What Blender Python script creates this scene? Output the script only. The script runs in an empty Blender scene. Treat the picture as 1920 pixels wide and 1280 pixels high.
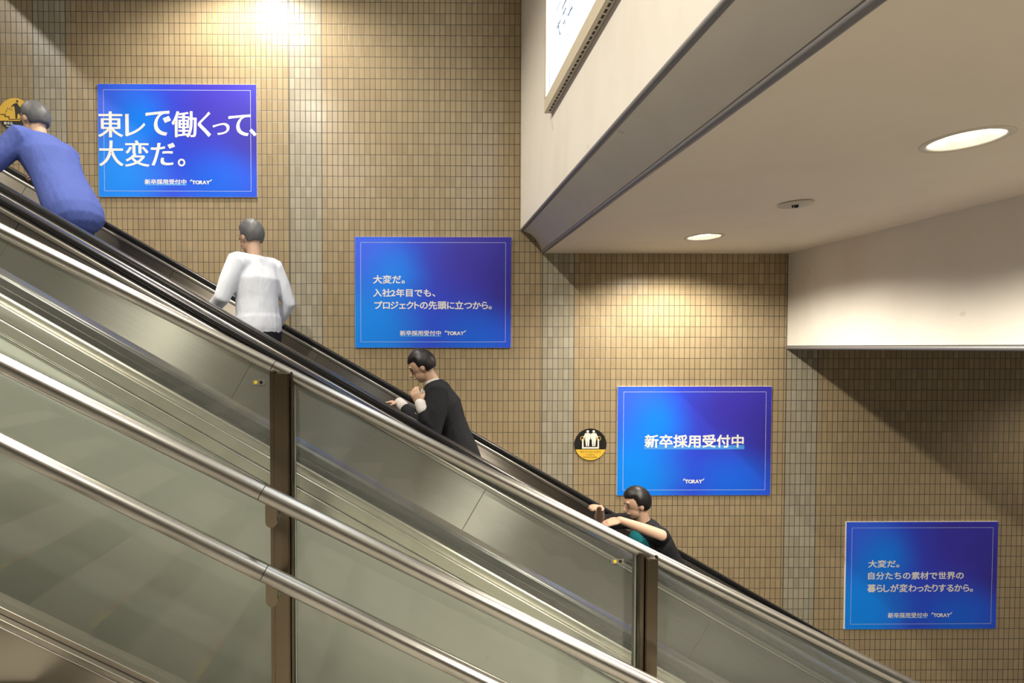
import bpy, bmesh, math, random, json
from mathutils import Vector, Matrix
random.seed(7)
SC = bpy.context.scene
COL = SC.collection
Z0 = 5.6                       # height of the camera above the lower floor; everything is laid out from the eye

# ------------------------------------------------------------------ camera
F = 970.0; YAW, PIT = 0.0094, -0.022; PX, PY = 792.04, 671.35
FW = Vector((math.sin(YAW)*math.cos(PIT), math.cos(YAW)*math.cos(PIT), math.sin(PIT)))
RT = Vector((math.cos(YAW), -math.sin(YAW), 0)); UP = RT.cross(FW)
cd = bpy.data.cameras.new('camera'); cam = bpy.data.objects.new('camera', cd); COL.objects.link(cam)
cd.sensor_width = 36.0; cd.sensor_fit = 'HORIZONTAL'; cd.lens = F*36/1920
cd.shift_x = (960-PX)/1920; cd.shift_y = (PY-640)/1920
cd.clip_start = 0.05
cam.matrix_world = Matrix(((RT.x, UP.x, -FW.x, 0), (RT.y, UP.y, -FW.y, 0), (RT.z, UP.z, -FW.z, Z0), (0, 0, 0, 1)))
SC.camera = cam
def un(x, y, Y=None, X=None, Z=None):
    d = FW*F + RT*(x-PX) + UP*(PY-y)
    if Y is not None: return d*(Y/d.y)
    if X is not None: return d*(X/d.x)
    return d*(Z/d.z)

# ------------------------------------------------------------------ world, exposure
SC.view_settings.view_transform = 'Standard'; SC.view_settings.look = 'None'
SC.view_settings.gamma = 1; SC.view_settings.use_curve_mapping = False
SC.view_settings.exposure = 0.0
w = bpy.data.worlds.new('world'); SC.world = w; w.use_nodes = True
bg = w.node_tree.nodes['Background']
bg.inputs[0].default_value = (1.0, 0.93, 0.82, 1); bg.inputs[1].default_value = 0.13

WARM = (1.0, 0.925, 0.79)
# downlights: (x, y, ceiling z, watts)
Z_CEIL = 0.874; Z_UP = 3.56; Z_TOP = 5.10; Z_LOW = -0.045
LIGHTS = [
    (2.315, 2.184, Z_CEIL, 240, 'lit recessed downlight nearest the camera, large oval in the soffit ceiling'),
    (2.28, 4.116, Z_CEIL, 200, 'small lit recessed downlight in the soffit ceiling close to the tiled wall'),
]
HIDDEN = [(2.30, 0.25, Z_CEIL, 270), (2.30, -1.6, Z_CEIL, 270),
          (-1.48, 4.12, Z_UP, 330), (-1.48, 2.0, Z_UP, 260), (-1.48, -0.2, Z_UP, 700),
          (-5.6, 4.0, Z_TOP, 260), (-5.6, 1.6, Z_TOP, 420), (-5.6, -0.6, Z_TOP, 420),
          (6.6, 3.9, Z_LOW, 60), (6.6, 1.2, Z_LOW, 60)]
def spot(name, loc, watts, size=math.radians(152), blend=0.55, radius=0.035, color=WARM):
    l = bpy.data.lights.new(name, 'SPOT'); l.energy = watts; l.color = color
    l.spot_size = size; l.spot_blend = blend; l.shadow_soft_size = radius
    o = bpy.data.objects.new(name, l); COL.objects.link(o); o.location = loc
    return o

# ------------------------------------------------------------------ materials
def mat(name, color=(0.8, 0.8, 0.8), rough=0.5, metal=0.0, spec=0.5, emit=None, es=0.0, aniso=0.0):
    m = bpy.data.materials.new(name); m.use_nodes = True
    b = m.node_tree.nodes['Principled BSDF']
    b.inputs['Base Color'].default_value = (*color, 1); b.inputs['Roughness'].default_value = rough
    b.inputs['Metallic'].default_value = metal; b.inputs['Specular IOR Level'].default_value = spec
    if emit: b.inputs['Emission Color'].default_value = (*emit, 1); b.inputs['Emission Strength'].default_value = es
    if aniso:
        b.inputs['Anisotropic'].default_value = aniso
        t = m.node_tree.nodes.new('ShaderNodeTangent'); t.direction_type = 'UV_MAP'; t.uv_map = 'UVMap'
        m.node_tree.links.new(t.outputs[0], b.inputs['Tangent'])
    return m
class NT:
    """small node-graph builder"""
    def __init__(s, m): s.t = m.node_tree; s.b = s.t.nodes['Principled BSDF']
    def n(s, typ, **kw):
        x = s.t.nodes.new(typ)
        for k, v in kw.items(): setattr(x, k, v)
        return x
    def put(s, sock, v):
        if isinstance(v, bpy.types.NodeSocket): s.t.links.new(v, sock)
        elif isinstance(v, (tuple, list)) and len(v) == 3 and sock.type == 'RGBA': sock.default_value = (*v, 1)
        else: sock.default_value = v
    def m(s, op, a, b=0.0, c=0.0, clamp=False):
        x = s.n('ShaderNodeMath', operation=op, use_clamp=clamp)
        s.put(x.inputs[0], a); s.put(x.inputs[1], b)
        if op in ('MULTIPLY_ADD', 'SMOOTH_MIN', 'COMPARE'): s.put(x.inputs[2], c)
        return x.outputs[0]
    def mix(s, f, a, b, mode='MIX'):
        x = s.n('ShaderNodeMix', data_type='RGBA', blend_type=mode)
        s.put(x.inputs[0], f); s.put(x.inputs[6], a); s.put(x.inputs[7], b); return x.outputs[2]
    def noise(s, vec, scale, detail=3, rough=0.5):
        x = s.n('ShaderNodeTexNoise'); s.put(x.inputs['Vector'], vec)
        x.inputs['Scale'].default_value = scale; x.inputs['Detail'].default_value = detail; x.inputs['Roughness'].default_value = rough
        return x.outputs['Fac']
    def obj(s): return s.n('ShaderNodeTexCoord').outputs['Object']
    def scl(s, v, k):
        x = s.n('ShaderNodeVectorMath', operation='MULTIPLY'); s.put(x.inputs[0], v); x.inputs[1].default_value = k; return x.outputs[0]
    def sep(s, v):
        x = s.n('ShaderNodeSeparateXYZ'); s.put(x.inputs[0], v); return x.outputs
    def rng(s, v, a, b, c=0.0, d=1.0, smooth=True):
        x = s.n('ShaderNodeMapRange'); x.interpolation_type = 'SMOOTHSTEP' if smooth else 'LINEAR'
        s.put(x.inputs[0], v)
        for i, k in zip((1, 2, 3, 4), (a, b, c, d)): x.inputs[i].default_value = k
        return x.outputs[0]
    def bump(s, h, strength, dist):
        x = s.n('ShaderNodeBump'); x.inputs['Strength'].default_value = strength; x.inputs['Distance'].default_value = dist
        s.put(x.inputs['Height'], h); s.t.links.new(x.outputs[0], s.b.inputs['Normal'])
    def col(s, v): s.put(s.b.inputs['Base Color'], v)
    def rough(s, v): s.put(s.b.inputs['Roughness'], v)

def tile_material():
    m = mat('wall_tile', rough=0.3); g = NT(m)
    x, y, z = g.sep(g.obj())
    EDGE = [-3.5305, -1.1851, 1.1692, 3.4795]; W6 = 0.2985; P = 0.0497; PZ = 0.0995
    # movement joints: each bay restarts its own column count at the pale strip
    off = None; strip = None; joint = None
    cum = EDGE[0]
    base = EDGE[0] - 60*P
    xx = g.m('SUBTRACT', x, base)
    for i, e in enumerate(EDGE):
        if i:
            d = (EDGE[i]-EDGE[i-1]) % P
            st = g.m('GREATER_THAN', x, e)
            xx = g.m('SUBTRACT', xx, g.m('MULTIPLY', st, d))
        a = g.m('MULTIPLY', g.m('GREATER_THAN', x, e), g.m('LESS_THAN', x, e+W6))
        strip = a if strip is None else g.m('ADD', strip, a)
        for q in (e, e+W6):
            j = g.m('LESS_THAN', g.m('ABSOLUTE', g.m('SUBTRACT', x, q)), 0.0042)
            joint = j if joint is None else g.m('MAXIMUM', joint, j)
    u = g.m('DIVIDE', xx, P); v = g.m('DIVIDE', g.m('ADD', z, 0.0099+100*PZ), PZ)
    fu = g.m('FRACT', u); fv = g.m('FRACT', v)
    du = g.m('MULTIPLY', g.m('MINIMUM', fu, g.m('SUBTRACT', 1.0, fu)), P)
    dv = g.m('MULTIPLY', g.m('MINIMUM', fv, g.m('SUBTRACT', 1.0, fv)), PZ)
    dmin = g.m('MINIMUM', du, dv)
    face = g.rng(dmin, 0.0015, 0.0034)
    face = g.m('MULTIPLY', face, g.m('SUBTRACT', 1.0, joint))
    cell = g.n('ShaderNodeCombineXYZ'); g.put(cell.inputs[0], g.m('FLOOR', u)); g.put(cell.inputs[1], g.m('FLOOR', v))
    wn = g.n('ShaderNodeTexWhiteNoise', noise_dimensions='3D'); g.put(wn.inputs[0], cell.outputs[0])
    r = wn.outputs['Value']
    blot = g.noise(g.obj(), 1.1, 3)
    rib = g.m('SINE', g.m('MULTIPLY', g.m('ADD', u, g.m('MULTIPLY', r, 3.0)), 31.0))
    tan = g.mix(r, (0.332, 0.254, 0.145), (0.376, 0.290, 0.170))
    tan = g.mix(g.m('MULTIPLY', g.m('GREATER_THAN', r, 0.93), 0.5), tan, (0.285, 0.20, 0.12))
    tan = g.mix(g.rng(blot, 0.3, 0.8, 0.0, 0.15), tan, (0.36, 0.31, 0.225))
    pale = g.mix(r, (0.315, 0.283, 0.207), (0.375, 0.342, 0.262))
    stain = g.rng(g.noise(g.obj(), 26.0, 6, 0.7), 0.60, 0.72)
    big = g.rng(g.noise(g.obj(), 2.3, 2), 0.52, 0.66)
    pale = g.mix(g.m('MULTIPLY', g.m('MULTIPLY', stain, big), 0.7), pale, (0.22, 0.18, 0.12))
    c = g.mix(strip, tan, pale)
    c = g.mix(g.m('MULTIPLY', g.m('ADD', rib, 1.0), 0.05), c, (0.3, 0.22, 0.13))
    c = g.mix(face, (0.06, 0.051, 0.040), c)
    g.col(c)
    g.rough(g.m('ADD', g.m('MULTIPLY', g.m('SUBTRACT', 1.0, face), 0.3), g.m('MULTIPLY_ADD', r, 0.06, 0.24)))
    hgt = g.m('ADD', g.m('ADD', face, g.m('MULTIPLY', g.noise(g.obj(), 38.0, 2), 0.35)), g.m('MULTIPLY', r, 0.12))
    g.bump(hgt, 0.35, 0.004)
    return m

def plaster(name, color, streak=0.06, rough=0.75):
    m = mat(name, color, rough, spec=0.3); g = NT(m)
    n1 = g.noise(g.scl(g.obj(), (1.2, 1.6, 0.7)), 2.2, 4)
    n2 = g.noise(g.obj(), 30.0, 2)
    speck = g.rng(g.noise(g.obj(), 9.0, 1), 0.775, 0.80)
    dk = tuple(c*0.72 for c in color)
    c = g.mix(g.rng(n1, 0.45, 0.75, 0.0, streak*6), color, tuple(c*f for c, f in zip(color, (0.86, 0.82, 0.78))))
    c = g.mix(g.m('MULTIPLY', speck, 0.5), c, dk)
    g.col(c); g.bump(n2, 0.05, 0.002)
    return m

def brushed(name, color, rough=0.3, aniso=0.75, var=0.05, rot=0.25):
    m = mat(name, color, rough, metal=1.0, aniso=aniso); g = NT(m)
    g.b.inputs['Anisotropic Rotation'].default_value = rot
    uv = g.n('ShaderNodeUVMap'); uv.uv_map = 'UVMap'
    n = g.noise(g.scl(uv.outputs[0], (2.0, 260.0, 1.0)), 1.0, 3)
    n2 = g.noise(g.obj(), 1.7, 3)
    c = g.mix(g.rng(n, 0.3, 0.7, 0.0, 1.0), tuple(x*(1-var) for x in color), tuple(min(1, x*(1+var)) for x in color))
    g.col(c)
    g.rough(g.m('ADD', g.m('MULTIPLY_ADD', n, 0.05, rough-0.025), g.m('MULTIPLY_ADD', n2, 0.14, -0.07)))
    return m

M = {}
M['tile'] = tile_material()
M['plaster'] = plaster('white_plaster', (0.74, 0.70, 0.63))
M['ceiling'] = plaster('ceiling_paint', (0.88, 0.795, 0.665), 0.03)
M['far_wall'] = plaster('far_wall_paint', (0.24, 0.215, 0.18), 0.03)
M['trim'] = mat('grey_bullnose', (0.23, 0.225, 0.225), 0.38, metal=0.35)
M['steel'] = brushed('brushed_steel', (0.60, 0.575, 0.52), 0.32, 0.5)
M['steel_dark'] = brushed('bronzed_steel', (0.29, 0.265, 0.23), 0.40, 0.98)
M['deck'] = brushed('deck_steel', (0.30, 0.29, 0.265), 0.38, 0.98)
M['base'] = brushed('base_steel', (0.36, 0.335, 0.29), 0.40, 0.3, 0.02)
M['bracket'] = brushed('bracket_steel', (0.21, 0.175, 0.13), 0.30, 0.0, 0.02)
M['rail'] = brushed('rail_steel', (0.43, 0.42, 0.40), 0.31, 0.0, 0.015)
M['post'] = brushed('post_steel', (0.155, 0.127, 0.092), 0.32, 0.4, 0.02)
M['rubber'] = mat('black_rubber', (0.014, 0.014, 0.016), 0.27, spec=0.55)
M['black'] = mat('dark_gap', (0.01, 0.01, 0.01), 0.6)
M['clad'] = plaster('cladding_paint', (0.78, 0.81, 0.74), 0.03, 0.40)
M['tread'] = plaster('stair_stone', (0.46, 0.43, 0.375), 0.08, 0.55)
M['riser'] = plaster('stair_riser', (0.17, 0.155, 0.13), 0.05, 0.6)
M['yellow'] = mat('yellow_paint', (0.80, 0.62, 0.03), 0.5)
M['red'] = mat('red_paint', (0.62, 0.10, 0.06), 0.5)
M['white_edge'] = mat('white_board_edge', (0.85, 0.83, 0.80), 0.5)
M['ink_white'] = mat('white_print', (0.90, 0.88, 0.86), 0.4)
M['ink_line'] = mat('pale_line_print', (0.48, 0.56, 0.86), 0.4)
M['ink_cyan'] = mat('cyan_print', (0.07, 0.32, 0.88), 0.4)
M['sign_black'] = mat('black_print', (0.014, 0.012, 0.011), 0.4)
M['sign_yellow'] = mat('yellow_print', (0.80, 0.50, 0.055), 0.4)
M['sign_brown'] = mat('brown_print', (0.20, 0.12, 0.02), 0.5)
M['sign_white'] = mat('cream_print', (0.86, 0.82, 0.74), 0.4)
M['cream_metal'] = mat('cream_frame', (0.60, 0.53, 0.40), 0.4)
M['lightbox'] = mat('light_box_face', (0.8, 0.85, 0.9), 0.4, emit=(0.86, 0.95, 1.0), es=3.6)
M['box_ink'] = mat('light_box_ink', (0.03, 0.09, 0.20), 0.5)
M['box_ink_pale'] = mat('light_box_pale_ink', (0.25, 0.40, 0.55), 0.5, emit=(0.55, 0.7, 0.85), es=0.55)
M['lamp'] = mat('lamp_glow', (1, 1, 1), 0.4, emit=(1.0, 0.90, 0.72), es=9.0)
M['reflector'] = mat('downlight_reflector', (0.85, 0.80, 0.70), 0.25, metal=0.8, emit=(1.0, 0.88, 0.66), es=0.5)
M['ring'] = mat('downlight_ring', (0.70, 0.64, 0.54), 0.45)
M['disc'] = mat('sprinkler_plate', (0.60, 0.55, 0.44), 0.45)
M['floor'] = plaster('floor_stone', (0.35, 0.32, 0.28), 0.05, 0.4)
M['step'] = brushed('step_aluminium', (0.30, 0.30, 0.30), 0.45, 0.4)

def glass_material():
    m = bpy.data.materials.new('balustrade_glass'); m.use_nodes = True
    t = m.node_tree; t.nodes.clear()
    o = t.nodes.new('ShaderNodeOutputMaterial'); tr = t.nodes.new('ShaderNodeBsdfTransparent'); gl = t.nodes.new('ShaderNodeBsdfGlossy')
    df = t.nodes.new('ShaderNodeBsdfDiffuse'); mx = t.nodes.new('ShaderNodeMixShader'); mx2 = t.nodes.new('ShaderNodeMixShader')
    fr = t.nodes.new('ShaderNodeFresnel'); fr.inputs[0].default_value = 1.52
    tc = t.nodes.new('ShaderNodeTexCoord'); nz = t.nodes.new('ShaderNodeTexNoise'); nz.inputs['Scale'].default_value = 3.0
    mr = t.nodes.new('ShaderNodeMapRange'); mr.inputs[1].default_value = 0.35; mr.inputs[2].default_value = 0.75; mr.inputs[3].default_value = 0.09; mr.inputs[4].default_value = 0.15
    tr.inputs[0].default_value = (0.86, 0.91, 0.85, 1); gl.inputs['Roughness'].default_value = 0.02
    df.inputs[0].default_value = (0.80, 0.84, 0.76, 1)
    t.links.new(tc.outputs['Object'], nz.inputs[0]); t.links.new(nz.outputs[0], mr.inputs[0])
    t.links.new(fr.outputs[0], mx.inputs[0]); t.links.new(tr.outputs[0], mx.inputs[1]); t.links.new(gl.outputs[0], mx.inputs[2])
    t.links.new(mr.outputs[0], mx2.inputs[0]); t.links.new(mx.outputs[0], mx2.inputs[1]); t.links.new(df.outputs[0], mx2.inputs[2])
    t.links.new(mx2.outputs[0], o.inputs[0])
    return m
M['glass'] = glass_material()
M['sticker'] = mat('clear_sticker', (0.22, 0.22, 0.19), 0.3)
M['dot_yellow'] = mat('dot_yellow', (0.85, 0.66, 0.03), 0.5)
M['glass_edge'] = mat('glass_edge', (0.55, 0.62, 0.55), 0.15, spec=0.8)

def poster_material():
    """the printed design: azure at the left, indigo at the upper right (object x 0..1.456, z -1.03..0)"""
    m = mat('blue_poster_print', rough=0.42, spec=0.35); g = NT(m)
    o = g.obj()
    def blob(cx, cz, r0, r1):
        d = g.n('ShaderNodeVectorMath', operation='DISTANCE')
        s = g.scl(o, (1.0, 0.0, 1.0)); g.put(d.inputs[0], s); d.inputs[1].default_value = (cx, 0, cz)
        k = g.m('ADD', d.outputs['Value'], g.m('MULTIPLY_ADD', g.noise(o, 1.6, 2), 0.18, -0.09))
        return g.rng(k, r0, r1, 1.0, 0.0)
    c = (0.026, 0.068, 0.74)
    c = g.mix(blob(1.15, -0.15, 0.15, 0.75), c, (0.046, 0.030, 0.42))
    c = g.mix(blob(1.46, -0.45, 0.05, 0.45), c, (0.040, 0.026, 0.34))
    c = g.mix(blob(0.12, -0.12, 0.05, 0.50), c, (0.038, 0.125, 0.92))
    c = g.mix(blob(0.36, -0.36, 0.02, 0.42), c, (0.003, 0.225, 1.0))
    c = g.mix(blob(0.12, -0.85, 0.10, 0.66), c, (0.001, 0.265, 1.0))
    c = g.mix(blob(1.10, -0.98, 0.05, 0.50), c, (0.009, 0.130, 0.85))
    c = g.mix(g.m('MULTIPLY', g.noise(o, 260.0, 1), 0.12), c, (0.06, 0.13, 0.85))
    g.col(c); return m
M['poster'] = poster_material()

# ------------------------------------------------------------------ mesh helpers
TOP = []
def link(name, me, m=None, parent=None, smooth=False):
    if m: me.materials.append(m)
    o = bpy.data.objects.new(name, me); COL.objects.link(o)
    if parent is not None: o.parent = parent
    else: TOP.append(o)
    if smooth:
        for p in me.polygons: p.use_smooth = True
    return o
def mesh(name, vs, fs, m=None, parent=None, smooth=False):
    me = bpy.data.meshes.new(name); me.from_pydata([tuple(v) for v in vs], [], fs); me.update()
    return link(name, me, m, parent, smooth)
def tag(o, label=None, cat=None, group=None, kind=None):
    if label: o['label'] = label
    if cat: o['category'] = cat
    if group: o['group'] = group
    if kind: o['kind'] = kind
    return o
def empty(name, loc=(0, 0, 0), label=None, cat=None, group=None):
    o = bpy.data.objects.new(name, None); COL.objects.link(o); o.location = loc; o.empty_display_size = 0.05
    TOP.append(o); return tag(o, label, cat, group)
def bm_obj(name, bm, m, parent=None, smooth=False):
    bmesh.ops.recalc_face_normals(bm, faces=bm.faces)
    me = bpy.data.meshes.new(name); bm.to_mesh(me); bm.free()
    return link(name, me, m, parent, smooth)
def local(parent): return parent.location if parent is not None else Vector((0, 0, 0))

def extr(name, prof, x0, x1, s, href, m, parent=None, smooth=False, seg=1, square=True):
    """prism with section prof [(y, h)] running down a slope z = h - s*x; ends square to the slope"""
    n = len(prof); vs = []; uv = []
    q = math.sqrt(1+s*s); off = local(parent)
    per = [0.0]
    for i in range(n): a, b = prof[i], prof[(i+1) % n]; per.append(per[-1]+math.hypot(b[0]-a[0], (b[1]-a[1])/q))
    for k in range(seg+1):
        x = x0+(x1-x0)*k/seg
        for (y, h) in prof:
            t = (h-href)/(1+s*s) if square else 0.0
            xx = x+s*t; vs.append((xx-off.x, y-off.y, h-s*xx-off.z))
    fs = []; fuv = []
    for k in range(seg):
        for i in range(n):
            j = (i+1) % n
            fs.append((k*n+i, k*n+j, (k+1)*n+j, (k+1)*n+i))
            u0, u1 = (x0+(x1-x0)*k/seg)*q, (x0+(x1-x0)*(k+1)/seg)*q
            fuv.append(((u0, per[i]), (u0, per[i+1]), (u1, per[i+1]), (u1, per[i])))
    m0 = len(vs); vs += vs[:n]; vs += vs[seg*n:seg*n+n]
    fs.append(tuple(m0+i for i in range(n))[::-1]); fs.append(tuple(m0+n+i for i in range(n)))
    fuv.append(tuple((0, p[1]) for p in prof)[::-1]); fuv.append(tuple((0, p[1]) for p in prof))
    me = bpy.data.meshes.new(name); me.from_pydata(vs, [], fs); me.update()
    ul = me.uv_layers.new(name='UVMap'); i = 0
    for f in fuv:
        for c in f: ul.data[i].uv = c; i += 1
    o = link(name, me, m, parent)
    a2 = sum(prof[i-1][0]*prof[i][1]-prof[i][0]*prof[i-1][1] for i in range(n))
    if (a2 < 0) == (x1 > x0): pass
    else: me.flip_normals()
    if smooth:
        for p in me.polygons: p.use_smooth = len(p.vertices) == 4
    return o
def rrect(y0, y1, h0, h1, r=0.004, k=3):
    pts = []
    for (cy, ch, a0) in ((y1-r, h1-r, 0), (y0+r, h1-r, 90), (y0+r, h0+r, 180), (y1-r, h0+r, 270)):
        for i in range(k+1):
            a = math.radians(a0+90*i/k); pts.append((cy+r*math.cos(a), ch+r*math.sin(a)))
    return pts
def circ(y, h, r, s=0.0, n=28):
    q = math.sqrt(1+s*s)
    return [(y+r*math.cos(2*math.pi*i/n), h+r*q*math.sin(2*math.pi*i/n)) for i in range(n)]
def box(name, x0, x1, y0, y1, z0, z1, m, parent=None, bev=0.0):
    bm = bmesh.new(); bmesh.ops.create_cube(bm, size=1)
    off = local(parent)
    for v in bm.verts:
        v.co = Vector((x0+(v.co.x+.5)*(x1-x0), y0+(v.co.y+.5)*(y1-y0), z0+(v.co.z+.5)*(z1-z0)))-off
    if bev: bmesh.ops.bevel(bm, geom=list(bm.edges), offset=bev, segments=2, affect='EDGES')
    return bm_obj(name, bm, m, parent)
def quad(name, pts, m, parent=None): return mesh(name, [Vector(p)-local(parent) for p in pts], [tuple(range(len(pts)))], m, parent)
def lathe(name, prof, loc, m, parent=None, n=48, smooth=True):
    """prof [(r, z)] around the vertical axis through loc"""
    off = local(parent); vs = []; fs = []
    for (r, z) in prof:
        for i in range(n):
            a = 2*math.pi*i/n; vs.append((loc[0]+r*math.cos(a)-off.x, loc[1]+r*math.sin(a)-off.y, loc[2]+z-off.z))
    for k in range(len(prof)-1):
        for i in range(n):
            j = (i+1) % n; fs.append((k*n+i, k*n+j, (k+1)*n+j, (k+1)*n+i))
    return mesh(name, vs, fs, m, parent, smooth)
def fill2d(name, polys, m, parent=None, to3d=None, thick=0.0):
    """flat filled shape with holes; polys are lists of 2-D points; to3d maps (u, v, w) to 3-D"""
    c = bpy.data.curves.new('t', 'CURVE'); c.dimensions = '2D'; c.fill_mode = 'BOTH'; c.extrude = thick
    for p in polys:
        s = c.splines.new('POLY'); s.points.add(len(p)-1); s.use_cyclic_u = True
        for q, pt in zip(p, s.points): pt.co = (q[0], q[1], 0, 1)
    o = bpy.data.objects.new('t', c); COL.objects.link(o)
    dg = bpy.context.evaluated_depsgraph_get(); dg.update()
    me = bpy.data.meshes.new_from_object(o.evaluated_get(dg), depsgraph=dg)
    bpy.data.objects.remove(o); bpy.data.curves.remove(c)
    me.materials.clear(); me.name = name
    off = local(parent)
    if getattr(polys, 'strips', None):
        bm = bmesh.new(); bm.from_mesh(me)
        for q in polys.strips:
            if abs(sum(q[i-1][0]*q[i][1]-q[i][0]*q[i-1][1] for i in range(4))) < 1e-10: continue
            bm.faces.new([bm.verts.new((x, y, 0)) for x, y in q])
        bm.to_mesh(me); bm.free()
    if to3d:
        for v in me.vertices: v.co = Vector(to3d(v.co.x, v.co.y, v.co.z))-off
        me.update()
    return link(name, me, m, parent)
def circle2(cx, cy, r, n=32): return [(cx+r*math.cos(2*math.pi*i/n), cy+r*math.sin(2*math.pi*i/n)) for i in range(n)]
def rect2(x0, y0, x1, y1): return [(x0, y0), (x1, y0), (x1, y1), (x0, y1)]

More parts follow.
